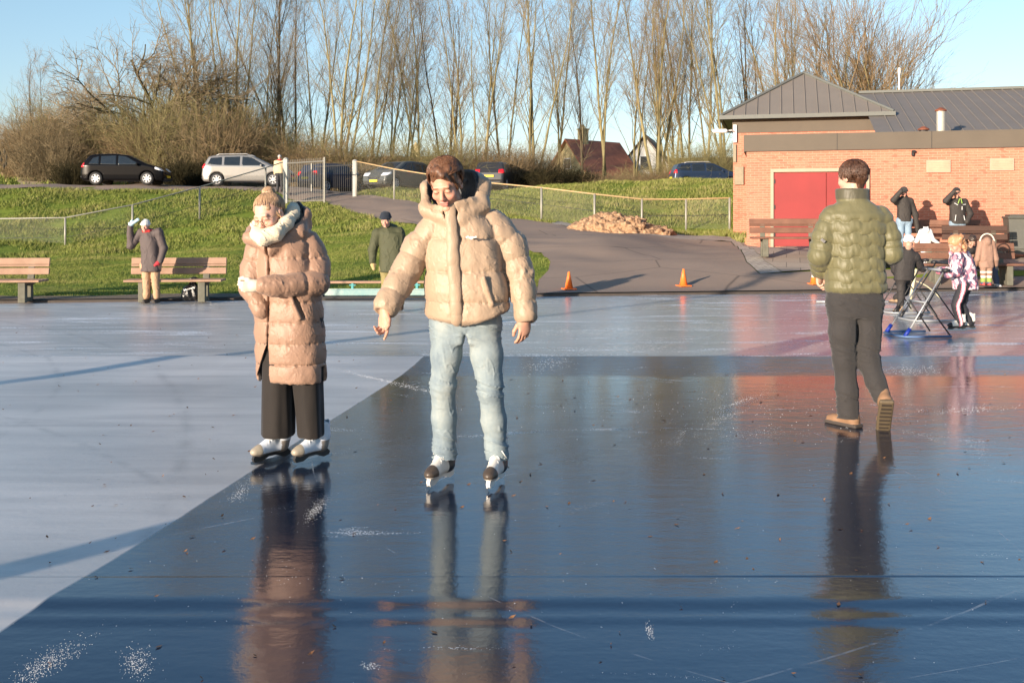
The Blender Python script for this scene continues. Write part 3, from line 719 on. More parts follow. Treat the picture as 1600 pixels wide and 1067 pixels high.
p=W(1010,345,98); house(p[0]+.6,100,3.0,5.6,8.0,2.9,3.6,R(-14),M_hw,M_tile2,'white gabled house half hidden by tree trunks',False,[(0,3.9,1.0,1.4),(-1.6,1.6,1.1,1.2)])
p=W(1130,345,104); house(p[0],106,1.5,7,12,3.2,3.2,R(82),M_hb,M_tile2,'brown roofed house far behind the trees beside the brick building',True,None)
p=W(605,345,100); house(p[0],103,2.6,7,13,2.6,2.6,R(80),M_hb,M_tile2,'low dark roofed house with chimney beyond the parking behind the gate',True,None)
# ================= fences
M_galv=pm('galvanised_post',hexc(142,140,130),.5,metal=.2,var=.08)
M_wood=pm('pale_rail',hexc(178,150,110),.7,var=.12)
def mesh_mat():
    t=NT('chain_link'); p=t.pos(); u=t.n('ShaderNodeUVMap'); 
    mp=t.n('ShaderNodeMapping'); t.l(u.outputs[0],mp.inputs[0]); mp.inputs['Rotation'].default_value=(0,0,R(45)); mp.inputs['Scale'].default_value=(1,1,1)
    s=t.n('ShaderNodeSeparateXYZ'); t.l(mp.outputs[0],s.inputs[0])
    def line(v):
        f=t.math('PINGPONG',v,.025); return t.math('MULTIPLY',t.math('LESS_THAN',f,.0022),.42)
    a=t.math('MAXIMUM',line(s.outputs[0]),line(s.outputs[1]))
    t.set(Base_Color=hexc(150,150,140),Roughness=.5,Alpha=a); return t.m
M_link=mesh_mat()
def link_panel(m_uv,A,B,hA,hB,name,par):
    "wire mesh strip between feet A and B"
    n=12; V=[];UV=[]
    L=np.linalg.norm(np.array(B)[:2]-np.array(A)[:2])
    for i in range(n+1):
        f=i/n; x=A[0]+(B[0]-A[0])*f; y=A[1]+(B[1]-A[1])*f; zb=A[2]+(B[2]-A[2])*f+.03; zt_=zb+(hA+(hB-hA)*f)-.03
        V+=[(x,y,zb),(x,y,zt_)]; UV+=[(L*f,0),(L*f,zt_-zb)]
    Fc=[(2*i,2*i+2,2*i+3,2*i+1) for i in range(n)]
    o=mesh_obj(name,V,Fc,M_link,par,False); uv=o.data.uv_layers.new(name='UVMap')
    for l in o.data.loops: uv.data[l.index].uv=UV[l.vertex_index]
    return o
def post_fence(P,h,label,rm,rr=.025,top=None,link=True,mid=False):
    e=empty('chain_link_fence',P[0],0,label,'fence'); o0=np.array(P[0])
    tops=[]
    for i,p in enumerate(P):
        hh=h[i] if isinstance(h,list) else h
        q=np.array(p)-o0; m=MB(); m.tube([q-(0,0,.3),q+(0,0,hh)],.04,8); m.build('post',M_galv,e,True); tops.append(q+(0,0,hh-.01))
    m=MB(); m.tube(tops,rr,6); m.build('top_rail',rm,e,True)
    if mid:
        m=MB(); m.tube([q-(0,0,mid) for q in tops],.008,4); m.build('wire',pm('dark_wire',(.05,.05,.05),.6),e,True)
    if link:
        for i in range(len(P)-1):
            a,b=tops[i],tops[i+1]; h0=h[i] if isinstance(h,list) else h; h1=h[i+1] if isinstance(h,list) else h
            link_panel(None,a-(0,0,h0-.01),b-(0,0,h1-.01),h0,h1,'wire_mesh',e)
    return e
def fp(px,py_t,py_b,d):   # foot point & height so that post spans these picture rows
    t_=W(px,py_t,d); g=gd(px,d); return tuple(g), float(t_[2]-g[2])
L=[fp(-110,343,387,39),fp(-4,341.5,386,38.2),fp(102,340,386,37.6),fp(207,320,370,38.8),fp(312,292,344,41.2),fp(415,262,315,44.5),fp(446,252,318,45.6)]
post_fence([a for a,b in L],[b for a,b in L],'low wire fence with pale rail climbing the grass bank at left',M_galv,.028,mid=.72)
Rr=[fp(557,252,303,46.3),fp(616,264,301,44.3),fp(680,274,320,42.3),fp(760,285,335,39.6),fp(846,293,348,37.0),fp(929,303,353,36.3),fp(1003,311,356,36.6),fp(1072,311,358,36.9),fp(1140,309,362,36.4)]
post_fence([a for a,b in Rr],[b for a,b in Rr],'chain link fence with timber rail beside the path and earth heap',M_wood,.028,mid=.6)
# gates
M_gate=pm('grey_gate_steel',hexc(120,118,112),.5,metal=.2); M_gate2=pm('dark_gate_steel',hexc(58,58,58),.5)
def gate_post(px,yt,d,label):
    g=gd(px,d); h=W(px,yt,d)[2]-g[2]; m=MB(); m.box((g[0],g[1],g[2]+h/2-.1),(.2,.2,h+.2),bev=.02); m.lathe([(.13,0),(.08,.05),(.02,.07)],8,(g[0],g[1],g[2]+h))
    return tag(m.build('gate_post',pm('gate_post_paint',hexc(168,168,162),.6)),label,'gate post','gate posts')
gate_post(446.5,249,45.4,'white square gate post between the fence rail and the open gate leaf'); gate_post(554.5,252,46.6,'white square gate post at the path side of the closed gate leaf')
def gate_leaf(A,B,h,label,mat,ext=0):
    A=np.array(A);B=np.array(B); e=empty('gate_leaf',A,0,label,'gate'); D=B-A; L=np.linalg.norm(D[:2]); n=int(L/.12)
    m=MB(); zb=.12
    for z in (h-.15,zb+.05): m=MB(); m.tube([(0,0,z),(D[0],D[1],z)],.03,6); m.build('rail',mat,e)
    m=MB()
    for i in range(1,n):
        f=i/n; m.tube([(D[0]*f,D[1]*f,zb),(D[0]*f,D[1]*f,h)],.011,5)
    m.build('bars',mat,e); 
    m=MB(); m.tube([(D[0],D[1],-.15-ext),(D[0],D[1],h+.02)],.04,8); m.build('stile',M_galv,e)
    return e
a=gd(449,45.3); b=W(507,318,43.6); b[2]=gd(507,43.6)[2]; a2=a.copy(); a2[2]=max(a[2],b[2]); gate_leaf(a2,b,2.0,'grey barred steel gate leaf swung open beside the gate post',M_gate,.2)
a=gd(552,46.6); b=gd(487,48.2); b[2]=a[2]; gate_leaf(a,b,1.55,'dark barred gate leaf in front of the blue parked car',M_gate2)
# ================= dirt heap
s=SDF((-2.9,-1.4,-.4),(2.9,1.6,1.3),.05); r=np.random.RandomState(4)
s.loft([(-.4,0,0,2.6,1.2),(.1,0,0,2.35,1.05),(.45,-.35,.1,1.55,.7),(.85,-.45,.1,.45,.3)],n=2,k=.1,rd=.1)
for i in range(150):
    a=r.uniform(0,6.28); q=r.uniform(.2,1.0)**.5; x=2.4*q*math.cos(a); y=1.05*q*math.sin(a); z=max(0,.85*(1-q**1.6)) if x<1 else max(0,.5*(1-q))
    s.ell((x,y,z),r.uniform(.07,.24)*np.array([1.2,1,.8]),k=.05)
dn=SN(8,22,3)
g=gd(975,33.6)
m_dirt=pm('earth_clods',hexc(142,112,88),.98,var=.3,vs=9,bs=24,bstr=1,bd=.05,c2=hexc(174,142,112),spec=.1)
o=s.build('earth_heap',m_dirt,None,disp=lambda V,Nn: dn(V[:,0],V[:,1],V[:,2])*.05)
o.location=tuple(gd(967,33.4)+(0,0,-.02)); o.rotation_euler=(0,0,R(-14)); o.scale=(.76,.9,.80); tag(o,'heap of orange brown earth clods against the wire fence','earth heap')
# ================= cones
M_or=pm('orange_plastic',hexc(246,120,50),.45,var=.05); M_wh=pm('cone_white',hexc(225,215,205),.5)
def cone(px,py,h,label,band=False):
    g=gp(px,py,17,40); e=empty('traffic_cone',g+(0,0,.035),.3,label,'traffic cone','cones along the rink edge')
    m=MB(); m.box((0,0,.012),(h*.72,h*.72,.024),bev=.006); m.build('base',M_or,e)
    m=MB(); m.lathe([(h*.24,.02),(h*.06,h),(h*.045,h+.004)],20); m.build('body',M_or,e,True)
    if band: m=MB(); a,b=.30,.62; f=lambda q:h*(.24-.18*q)+.003; m.lathe([(f(.42),h*.44),(f(.82),h*.82)],20); m.build('band',M_wh,e,True)
cone(889,455,.36,'orange traffic cone nearest the grass corner, with a long shadow'); cone(1068,450,.36,'plain orange traffic cone in the middle of the asphalt edge'); cone(1272,447,.34,'orange and white banded cone beside the walking man',True)
# ================= benches
def bench(name,loc,rz,L,wood,leg,label,group,back_front=True,legs=None,sc=1.0):
    "seat front towards -y; backrest at +y"
    e=empty('park_bench',loc,rz,label,'bench',group)
    m=MB(); 
    for i,y in enumerate((-.20,-.02,.16)): m.box((0,y,.44),(L,.155,.045),bev=.008)
    m.build('seat',wood,e)
    m=MB()
    for z,y in ((.60,.27),(.725,.30),(.82,.325)):
        pass
    tilt=rotm(0,-10,0)
    for z,y,hh in ((.62,.275,.14),(.735,.295,.045),(.83,.312,.14)): m.box((0,y,z),(L,.04,hh),rot=tilt,bev=.008)
    m.build('backrest',wood,e)
    for x in (legs or (-L/2+.32,L/2-.32)):
        m=MB(); m.box((x,-.16,.205),(.13,.12,.43),bev=.01); m.box((x,.14,.205),(.13,.12,.43),bev=.01); m.box((x,0,.38),(.11,.36,.07)); m.box((x,.0,.05),(.10,.30,.08))
        m.box((x,.285,.62),(.12,.05,.56),rot=tilt,bev=.01); m.build('leg',leg,e)
    return e
M_bw=pm('pale_bench_plank',hexc(142,112,92),.75,var=.12,vs=4,bs=30,c2=hexc(156,126,106)); M_bw2=pm('brown_bench_plank',hexc(98,68,54),.7,var=.12,vs=4,bs=30,c2=hexc(114,80,64)); M_leg=pm('weathered_bench_leg',hexc(98,96,84),.85,var=.2,vs=8)
g=G(0,472); b1=bench('b',(G(12,473)[0]-.15,18.55,.03),R(6),1.75,M_bw,M_leg,'pale plank bench cut by the left edge of the picture','park benches')
b2=bench('b',(G(287,470)[0],18.75,.03),R(6),1.72,M_bw,M_leg,'pale plank bench behind the spectator, with a black bag under it','park benches',legs=(-.55,.50))
for q in (b1,b2): q.scale=(1,1,.87)
g=gp(1238,404); bench('b',g+(0,0,.05),R(-4),1.95,M_bw2,M_leg,'brown bench in front of the red door','park benches',legs=(-.66,.5))
g=gd(1478,26.2); bench('b',g+(0,0,.05),R(-14),1.75,M_bw2,M_leg,'brown bench against the brick wall behind the two shading men','park benches')
g=gd(1527,24.8); bench('b',g+(0,0,.05),R(-12),1.5,pm('dark_bench_plank',hexc(70,48,38),.7,var=.1),M_leg,'low dark brown bench left of the wheelie bin','park benches')
g=gp(1519,448); bench('b',g+(0,.1,.04),R(-1),2.2,M_bw2,M_leg,'front brown bench facing the ice with the crouched adult on it','park benches')
# bag
s=SDF((-.25,-.2,-.02),(.25,.2,.5),.012); s.loft([(0,0,0,.15,.10),(.08,0,0,.17,.12),(.2,0,0,.15,.10),(.3,.02,0,.07,.06),(.36,.02,0,.05,.04),(.42,.03,0,.08,.05)],n=2.1,k=.02,puff=lambda X,Y,Z,a:.01*np.sin(9*a+20*Z))
bn=SN(2,18,2); b=s.build('bag',pm('black_plastic_bag',(.012,.012,.013),.28,var=.2,bs=18,bstr=.6,bd=.02),None,disp=lambda V,Nn:bn(*V.T)*.012)
b.location=tuple(G(303,471)+(0,-.15,.03)); tag(b,'black plastic bag with white print lying under the bench','bag')
def text(body,size,loc,rot,mat,parent,name='printed_text',ext=.001):
    c=bpy.data.curves.new(name,'FONT'); c.body=body; c.size=size; c.extrude=ext; c.align_x='CENTER'; c.align_y='CENTER'
    o=bpy.data.objects.new(name,c); COL.objects.link(o)
    dg=bpy.context.evaluated_depsgraph_get(); me=bpy.data.meshes.new_from_object(o.evaluated_get(dg)); bpy.data.objects.remove(o)
    o=bpy.data.objects.new(name,me); COL.objects.link(o); me.materials.clear(); me.materials.append(mat); o.location=loc; o.rotation_euler=rot; o.parent=parent; return o
M_print=pm('white_print',(.75,.75,.75),.6,bstr=0)
m=MB(); r=np.random.RandomState(3)
for i in range(9): m.box((-.09+i*.023,-.135-.006*math.sin(i),.20+.05*(i/9)+r.uniform(-.008,.008)),(.013,.012,r.uniform(.02,.045)),rot=rotm(0,10,r.uniform(-30,30)))
m.build('print',M_print,b)
# barrier
e=empty('low_barrier',(G(583,470)[0],19.4,.03),R(2),'long low barrier with a brown plank above a pale teal beam at the rink edge','barrier')
m=MB(); m.box((.35,.15,.30),(2.6,.16,.045),bev=.008); m.build('plank',M_bw,e)
m=MB(); m.box((0,0,.11),(1.95,.12,.11),bev=.012); m.box((0,0,.175),(1.95,.06,.02)); m.build('beam',pm('teal_beam_paint',hexc(104,146,148),.5,var=.2,vs=3,c2=hexc(150,160,152)),e)
for x in (-.42,.8): m=MB(); m.box((x,.08,.22),(.05,.1,.13),bev=.01); m.box((x,.08,.25),(.12,.12,.02)); m.build('bracket',pm('teal_bracket',hexc(80,150,150),.5),e)
m=MB(); m.box((1.02,0,.1),(.13,.2,.2),bev=.01); m.box((-1.02,0,.1),(.13,.2,.2),bev=.01); m.box((.1,.05,.02),(2.3,.3,.04)); m.build('foot',M_dark,e)
# wheelie bin
g=gd(1590,26.0); e=empty('wheelie_bin',g+(0,0,.05),R(-14),'dark grey wheelie bin standing against the brick wall','bin')
m=MB(); P=[]
for z,w,d in ((.08,.22,.26),(.98,.28,.34)): P+=[(-w,-d,z),(w,-d,z),(w,d,z),(-w,d,z)]
m.add(P,[(0,1,5,4),(1,2,6,5),(2,3,7,6),(3,0,4,7),(0,3,2,1),(4,5,6,7)]); m.box((0,-.30,.55),(.36,.03,.7),bev=.01); M_bin=pm('bin_plastic',hexc(84,84,78),.55,var=.06); m.build('body',M_bin,e)
m=MB(); m.box((0,-.02,1.0),(.62,.78,.06),bev=.02); m.box((0,-.02,1.05),(.5,.6,.05),bev=.02); m.tube([(-.28,.38,1.0),(.28,.38,1.0)],.025,8); m.build('lid',M_bin,e)
for x in (-.25,.25): m=MB(); m.tube([(x-.03,.22,.1),(x+.03,.22,.1)],.1,14); m.build('wheel',M_dark,e)
# off-picture light masts whose shadows fall across the ice
def mast(px,py,py2,back,label):
    g=G(px,py); l=ldir[:2]/np.linalg.norm(ldir[:2]); b=g[:2]-l*back
    m=MB(); m.tube([(b[0],b[1],-.1),(b[0],b[1],.3),(b[0],b[1],back*.32+1.6)],[.16,.11,.09],12); m.box((b[0],b[1],back*.32+1.7),(.9,.3,.2),bev=.03)
    tag(m.build('light_mast',M_galv),label,'mast','rink light masts')
mast(60,879,0,6.0,'tall galvanised rink mast nearest the camera, outside the picture at left')
mast(30,594,0,9.5,'tall galvanised rink mast farther along, outside the picture at left')
# ================= skating aids
M_blue=pm('blue_tube',hexc(80,104,140),.5,metal=.2); M_grt=pm('grey_tube',hexc(160,162,164),.4,metal=.3); M_bl=pm('blue_plastic',hexc(24,48,140),.5); M_blk=pm('black_tube',(.02,.02,.022),.45); M_beige=pm('beige_tube',hexc(200,192,160),.5)
def arcp(a,b,h,n=10,ax=2):
    P=[]; a=np.array(a,float);b=np.array(b,float)
    for i in range(n+1):
        f=i/n; q=a+(b-a)*f; q[ax]+=h*math.sin(math.pi*f); P.append(q)
    return P
def aid(loc,rz,label,mt,mp,ms,jm):
    e=empty('skating_aid',loc,rz,label,'skating aid','tubular skating aids on the ice')
    m=MB(); m.tube([(.5,-.3,.02),(.1,-.33,.02),(-.08,-.30,.02),(-.16,-.2,.02),(-.16,.2,.02),(-.08,.30,.02),(.1,.33,.02),(.45,.3,.02)],.017,8); m.build('base',mt,e,True)
    for y in (-.27,.27):
        m=MB(); m.tube([(-.08,y,.03),(.45,y*.8,.86)],.0105,8); m.build('post',mp,e,True)
        m=MB(); m.tube([(.5,y,.03),(.2,y*.9,.45)],.010,6); m.build('strut',ms,e,True)
        m=MB(); m.tube([(-.10,y,.02),(-.03,y,.12)],.026,8); m.build('joint',jm,e,True)
    m=MB(); m.tube([(.45,-.30,.86),(.45,.30,.86)],.018,8); m.build('handlebar',mp,e,True); m=MB(); m.tube([(.19,-.24,.45),(.19,.24,.45)],.012,6); m.build('crossbar',mp,e,True)
    for y in (-.26,.26): m=MB(); m.lathe([(.02,-.02),(.055,-.015),(.055,.02),(.02,.03)],12,(.45,y,.86)); m.build('grip',M_blk,e,True)
    return e
g=G(1410,528); aid((g[0]+.1,g[1]+.25,.0),R(4),'blue and grey tubular skating aid held by the girl in the floral jacket',M_blue,M_grt,M_blk,M_bl)
g=G(1440,503); e=aid((g[0],g[1]+.25,0),R(6),'black tubular skating aid standing behind the blue one',M_grt,M_blk,M_blk,M_blk)
g=G(1395,490); e=aid((g[0]+.05,g[1]+.2,0),R(8),'dark skating aid pushed by the child in the black snowsuit',M_grt,M_blk,M_blk,M_blk)
g=G(1340,474); e=empty('skating_aid',(g[0],g[1],0),0,'beige arched skating aid lying farthest out near the kerb','skating aid','tubular skating aids on the ice')
m=MB(); m.tube([(-.75,0,.03),(0,-.05,.03),(1.15,0,.03)],.02,8); m.build('base',M_grt,e,True)
m=MB(); m.tube([(.95,0,.03),(1.08,.05,.62)],.028,8); m.build('post',M_beige,e,True); m=MB(); m.tube(arcp((.85,.05,.42),(1.6,.1,.03),.12),.012,6); m.build('arch',M_beige,e,True)
# ================= trees and shrubs (bare, winter)
class Tree:
    def __init__(s,seed): s.r=np.random.RandomState(seed); s.P=[]; 
    def branch(s,p,d,L,r0,r1,n,wander,up=0.0):
        pts=[p.copy()]; d=d/np.linalg.norm(d)
        for i in range(n):
            d=d+s.r.normal(0,wander,3); d[2]+=up; d/=np.linalg.norm(d); p=p+d*L/n; pts.append(p.copy())
        return np.array(pts), np.linspace(r0,r1,n+1)
    def mesh(s,lst,k):
        Vs=[];Fs=[];b=0; by={}
        for P,r in lst: by.setdefault(len(P),[]).append((P,r))
        for m,g in by.items():
            P=np.stack([q[0] for q in g]); r=np.stack([q[1] for q in g]); n=len(g)
            T=np.gradient(P,axis=1); T/=np.linalg.norm(T,axis=2,keepdims=True)+1e-9
            a=np.cross(T,np.where(np.abs(T[...,2:3])<.9,np.array([0,0,1.]),np.array([1.,0,0]))); a/=np.linalg.norm(a,axis=2,keepdims=True)+1e-9; c=np.cross(a,T)
            w=np.arange(k)*2*np.pi/k
            V=P[:,:,None]+r[:,:,None,None]*(np.cos(w)[None,None,:,None]*a[:,:,None]+np.sin(w)[None,None,:,None]*c[:,:,None])
            idx=np.arange(n*m*k).reshape(n,m,k)+b
            F_=np.stack([idx[:,:-1],np.roll(idx,-1,2)[:,:-1],np.roll(idx,-1,2)[:,1:],idx[:,1:]],-1).reshape(-1,4)
            Vs.append(V.reshape(-1,3));Fs.append(F_);b+=n*m*k
        return np.concatenate(Vs),np.concatenate(Fs)
def bark(name,c1,c2,sc=2.0):
    t=NT(name); n=t.noise(t.pos((1,1,.35)),sc,4,.6); n2=t.noise(t.pos((1,1,.2)),25,3,.6)
    t.set(Base_Color=t.ramp(n,[(.35,c1),(.65,c2)]),Roughness=.9,Normal=t.bump(n2,.5,.03)); t.b.inputs['Specular IOR Level'].default_value=.15; return t.m
M_bark=bark('mossy_bark',hexc(104,96,68),hexc(144,134,98)); M_bark2=bark('dark_bark',hexc(66,60,50),hexc(98,88,68)); M_twig=bark('twig_bark',hexc(116,104,84),hexc(146,132,108)); M_twig2=bark('ochre_fine_twig',hexc(128,108,80),hexc(154,132,102)); M_oak=bark('oak_bark',hexc(82,76,58),hexc(112,104,80))
M_shr=bark('ochre_twig',hexc(116,100,76),hexc(148,128,98)); M_shr2=bark('brown_twig',hexc(100,90,70),hexc(132,118,92)); M_shr3=bark('olive_twig',hexc(110,104,70),hexc(140,132,92))
def poplar(seed,H=19,stems=3,spread=.16,dens=1.0,twig=.007):
    s=Tree(seed); r=s.r; big=[];small=[]
    def split(pts,rad,level,L):
        n={1:20,2:9,3:4}[level]; n=int(n*dens*r.uniform(.8,1.2)); 
        for i in range(n):
            f=r.uniform(.14 if level==1 else .12,1.0)**(.9); k=f*(len(pts)-1); j=min(int(k),len(pts)-2); q=k-j; p=pts[j]*(1-q)+pts[j+1]*q; rr=rad[j]*(1-q)+rad[j+1]*q
            d=pts[j+1]-pts[j]; d/=np.linalg.norm(d); a=r.normal(size=3); a-=a@d*d; a/=np.linalg.norm(a); ang=R(r.uniform(12,34) if level==1 else r.uniform(20,46)); nd=d*math.cos(ang)+a*math.sin(ang)
            if level==1: l=L*r.uniform(.22,.42)*(1.15-f*.6); b=s.branch(p,nd,l,rr*.36,.010,5,.09,.06); big.append(b); split(b[0],b[1],2,l)
            elif level==2: l=L*r.uniform(.3,.55)*(1.2-f*.6); b=s.branch(p,nd,l,max(twig,rr*.5),twig*.7,4,.11,.05); small.append(b); split(b[0],b[1],3,l)
            else: l=max(.35,L*r.uniform(.35,.6)); small.append(s.branch(p,nd,l,twig*.8,twig*.45,3,.12,.03))
    trunk=[]
    for k in range(stems):
        a=r.uniform(0,6.28); lean=spread*r.uniform(.4,1.3) if stems>1 else spread*.3
        d=np.array([math.cos(a)*lean,math.sin(a)*lean,1]); h=H*r.uniform(.8,1.05); p0=np.array([math.cos(a)*.2*(stems>1),math.sin(a)*.2*(stems>1),-.3])
        b=s.branch(p0,d,h,.125*r.uniform(.7,1.2)*(H/19),.02,14,.035,.012); trunk.append(b); split(b[0],b[1],1,h)
    return s,trunk,big,small
def spreading(seed,H=11,fan=False):
    s=Tree(seed); r=s.r; trunk=[];big=[];small=[]
    b=s.branch(np.array([0,0,-.3]),np.array([.05,0,1.]),H*(.4 if not fan else .12),.30,.24,6,.05); trunk.append(b)
    def rec(p,d,L,rad,lv):
        n=5; bb=s.branch(p,d,L,rad,rad*.55,n,.13,.02 if not fan else .05); (big if lv<2 else small).append(bb)
        if lv>=4: return
        pts=bb[0]; m={0:5,1:6,2:5,3:4}[lv]
        for i in range(m):
            f=r.uniform(.25,1); j=min(int(f*n),n-1); q=pts[j]+(pts[j+1]-pts[j])*(f*n-j); dd=pts[j+1]-pts[j]; dd/=np.linalg.norm(dd); a=r.normal(size=3); a-=a@dd*dd; a/=np.linalg.norm(a); ang=R(r.uniform(25,60) if not fan else r.uniform(12,35))
            rec(q,dd*math.cos(ang)+a*math.sin(ang),L*r.uniform(.5,.72),max(rad*.5,.007),lv+1)
    top=b[0][-1]
    for k in range(9 if not fan else 16):
        a=k*2.4; el=r.uniform(.25,1.1) if not fan else r.uniform(.9,1.4); z=r.uniform(.55,1) ; p=b[0][int(z*6)]
        rec(p,np.array([math.cos(a)*math.cos(el),math.sin(a)*math.cos(el),math.sin(el)]),H*(.36 if not fan else .6),.11 if not fan else .06,0 if not fan else 1)
    return s,trunk,big,small
def shrub(seed,H=3.6,Wd=1.6,n=260):
    s=Tree(seed); r=s.r; L=[]
    for i in range(n):
        a=r.uniform(0,6.28); q=r.uniform(0,.5)*Wd; p=np.array([q*math.cos(a),q*math.sin(a)*.7,-.1]); d=np.array([math.cos(a)*r.uniform(.05,.7),math.sin(a)*r.uniform(.05,.7),1]); l=H*r.uniform(.45,1.05)
        b=s.branch(p,d,l,.011,.004,5,.16,-.01); L.append(b)
        for k in range(7):
            f=r.uniform(.2,1); j=min(int(f*5),4); q_=b[0][j]+(b[0][j+1]-b[0][j])*(f*5-j); dd=b[0][j+1]-b[0][j]; dd=dd/np.linalg.norm(dd)+r.normal(0,.75,3); L.append(s.branch(q_,dd,l*r.uniform(.15,.38),.007,.004,3,.2))
    return s,L
protos={}
def make_tree(key,gen,tm,cm):
    s,trunk,big,small=gen
    e=bpy.data.objects.new('bare_tree',None)
    V,Fc=s.mesh(trunk,8); a=mesh_obj('trunk',V,Fc,tm); V,Fc=s.mesh(big,5); b_=mesh_obj('branches',V,Fc,tm); V,Fc=s.mesh(small,3); c=mesh_obj('crown',V,Fc,cm)
    protos[key]=(a.data,b_.data,c.data)
    for o in (a,b_,c): bpy.data.objects.remove(o)
make_tree('p1',poplar(1,20,3,.13),M_bark,M_twig); make_tree('p2',poplar(2,20,4,.17),M_bark,M_twig); make_tree('p3',poplar(3,21,2,.08),M_bark,M_twig2); make_tree('p4',poplar(4,20,1,.05,1.5),M_bark2,M_twig)
make_tree('p5',poplar(5,18,5,.22),M_bark,M_twig2); make_tree('p6',poplar(6,20,2,.1,1.2),M_bark,M_twig); make_tree('p7',poplar(8,19,3,.2),M_bark2,M_twig2)
make_tree('oak',spreading(3,10.5),M_oak,M_twig); make_tree('fan',spreading(9,12,True),M_bark,M_twig2)
def place(key,px,d,sc,rz,label,group=None,z=None,leanx=0):
    g=gd(px,d); e=empty('bare_tree',(g[0],g[1],g[2]-.1 if z is None else z),rz,label,'tree',group); e.scale=(sc,sc,sc); e.rotation_euler=(0,R(leanx),rz)
    for nm,me in zip(('trunk','branches','crown'),protos[key]): o=bpy.data.objects.new(nm,me); COL.objects.link(o); o.parent=e
    return e
GT='tall bare trees in a row behind the parked cars'
place('oak',240,62,1.12,.4,'broad spreading bare oak with dark trunk left of the tree row','single trees')
TL=[('p5',150,72,.62,1.0,'thin low bare tree left of the spreading oak'),
('p1',322,66,1.0,.3,'tall bare tree with pale leaning stems right of the spreading oak'),
('p2',372,63,1.05,2.0,'many stemmed bare tree above the silver estate car'),
('p4',437,64,1.05,1.1,'thick dark trunked tree behind the person at the gate'),
('p7',455,70,1.0,4.0,'slender tree just right of the thick dark trunk'),
('p2',533,62,1.05,4.4,'broad many stemmed tree above the steel gate'),
('p6',578,68,1.0,.8,'narrow tree above the right gate post'),
('p3',606,72,1.0,2.2,'thin tree between the gate and the skating man'),
('p6',657,66,1.03,3.3,'straight twin stemmed tree just left of the skating mans head'),
('p7',697,70,.98,5.0,'tall tree rising directly over the skating mans head'),
('p1',750,67,1.0,1.6,'slender forked tree over the black rear view car'),
('p3',790,73,1.0,.2,'thin background tree right of the black rear view car'),
('p1',832,63,1.05,3.9,'pale yellow stemmed tree at the left end of the mound'),
('p4',912,70,.95,2.7,'dark slim tree in front of the red roofed house'),
('p6',944,66,1.05,5.2,'straight pale trunked tree at the right of the red roof'),
('p3',990,72,1.0,1.3,'slim tree between the two houses'),
('p5',1027,65,1.1,2.9,'leaning yellow stemmed tree in front of the white house'),
('p2',1052,70,.98,.9,'many stemmed tree right of the white gable'),
('p6',1108,66,1.05,2.5,'tall straight tree above the dark blue car roof'),
('p1',1140,63,1.0,5.9,'yellow trunked tree touching the left edge of the brick building'),
('p7',1185,70,1.0,2.1,'tree rising behind the tower roof at its left'),
('p5',1226,64,1.05,.5,'brown crowned tree directly behind the tower roof peak'),
('p2',1262,70,1.0,1.9,'crowded tree behind the right slope of the tower roof'),
('p6',412,72,1.0,.4,'thin pale tree behind the silver estate car bonnet'),('p3',492,70,1.0,3.1,'thin pale tree above the left part of the gate'),('p6',632,74,1.0,1.2,'very thin tree left of the twin stemmed tree'),('p3',722,66,1.0,4.6,'thin pale tree just right of the skating mans head'),('p6',872,72,1.0,2.0,'thin pale tree left of the red roofed house'),('p3',1078,68,1.0,5.5,'thin pale tree left of the dark blue car'),('p5',1300,66,1.0,4.1,'brown twiggy tree above the left end of the long roof'),]
_rt=np.random.RandomState(5)
for k,px,d,sc,rz,lb in TL: place(k,px,d,sc*_rt.uniform(.70,.84),rz,lb,GT)
place('fan',1345,62,1.02,.6,'fan shaped bare tree above the long metal roof','single trees',leanx=4)
place('fan',1385,66,.72,2.6,'lower fan shaped bare tree reaching right over the long roof','single trees',leanx=10)
place('p7',60,66,.42,2.6,'small bare tree at the left end of the thicket','single trees')
# shrubs
sp_={}
for i,(H,w,n,mt) in enumerate(((3.6,1.7,190,M_shr),(3.0,1.9,190,M_shr2),(4.2,1.6,190,M_shr3),(3.3,1.5,170,M_shr))):
    s,L=shrub(30+i,H,w,n); V,Fc=s.mesh(L,3); o=mesh_obj('stems',V,Fc,mt); sp_[i]=o.data; bpy.data.objects.remove(o)
def place_shrub(i,px,d,sx,sz,rz,label,group):
    g=gd(px,d); o=bpy.data.objects.new('bare_shrub',sp_[i]); COL.objects.link(o); o.location=(g[0],g[1],g[2]-.05); o.scale=(sx,sx,sz); o.rotation_euler=(0,0,rz); return tag(o,label,'shrub',group)
r=np.random.RandomState(77)
zones=[(12,130,9,1.35,1.2,'brown bush in the thicket on the hill at the far left'),(140,262,8,1.1,1.2,'bare twiggy bush behind the black hatchback'),(262,322,5,1.5,1.3,'bare bush in the gap between the black and the silver car'),(325,430,8,1.4,1.2,'ochre bush behind the silver estate car'),
(440,560,8,.9,1.2,'bare bush behind the steel gate'),(570,690,8,.8,1.2,'bare bush behind the dark front view car'),(700,860,10,.85,1.15,'bare bush behind the black rear view car'),(860,985,9,.40,1.1,'brown bush at the foot of the red roofed house'),(990,1065,6,.42,1.1,'brown bush below the white gable'),(1065,1150,6,.8,1.1,'bare bush behind the dark blue car roof')]
for x0,x1,n,hz,wz_,lb in zones:
    for k in range(n):
        px=x0+(x1-x0)*(k+.5)/n+r.uniform(-4,4); d=r.uniform(57.5,63) if px>300 else r.uniform(57,66)
        if px>860: d=r.uniform(58,66)
        f=1.0
        if px<60: f=.35+.65*(px+10)/70
        place_shrub(r.randint(4),px,d,wz_*r.uniform(.85,1.15),hz*f*r.uniform(.85,1.15),r.uniform(0,6.28),lb,lb.replace('bush','bushes',1))
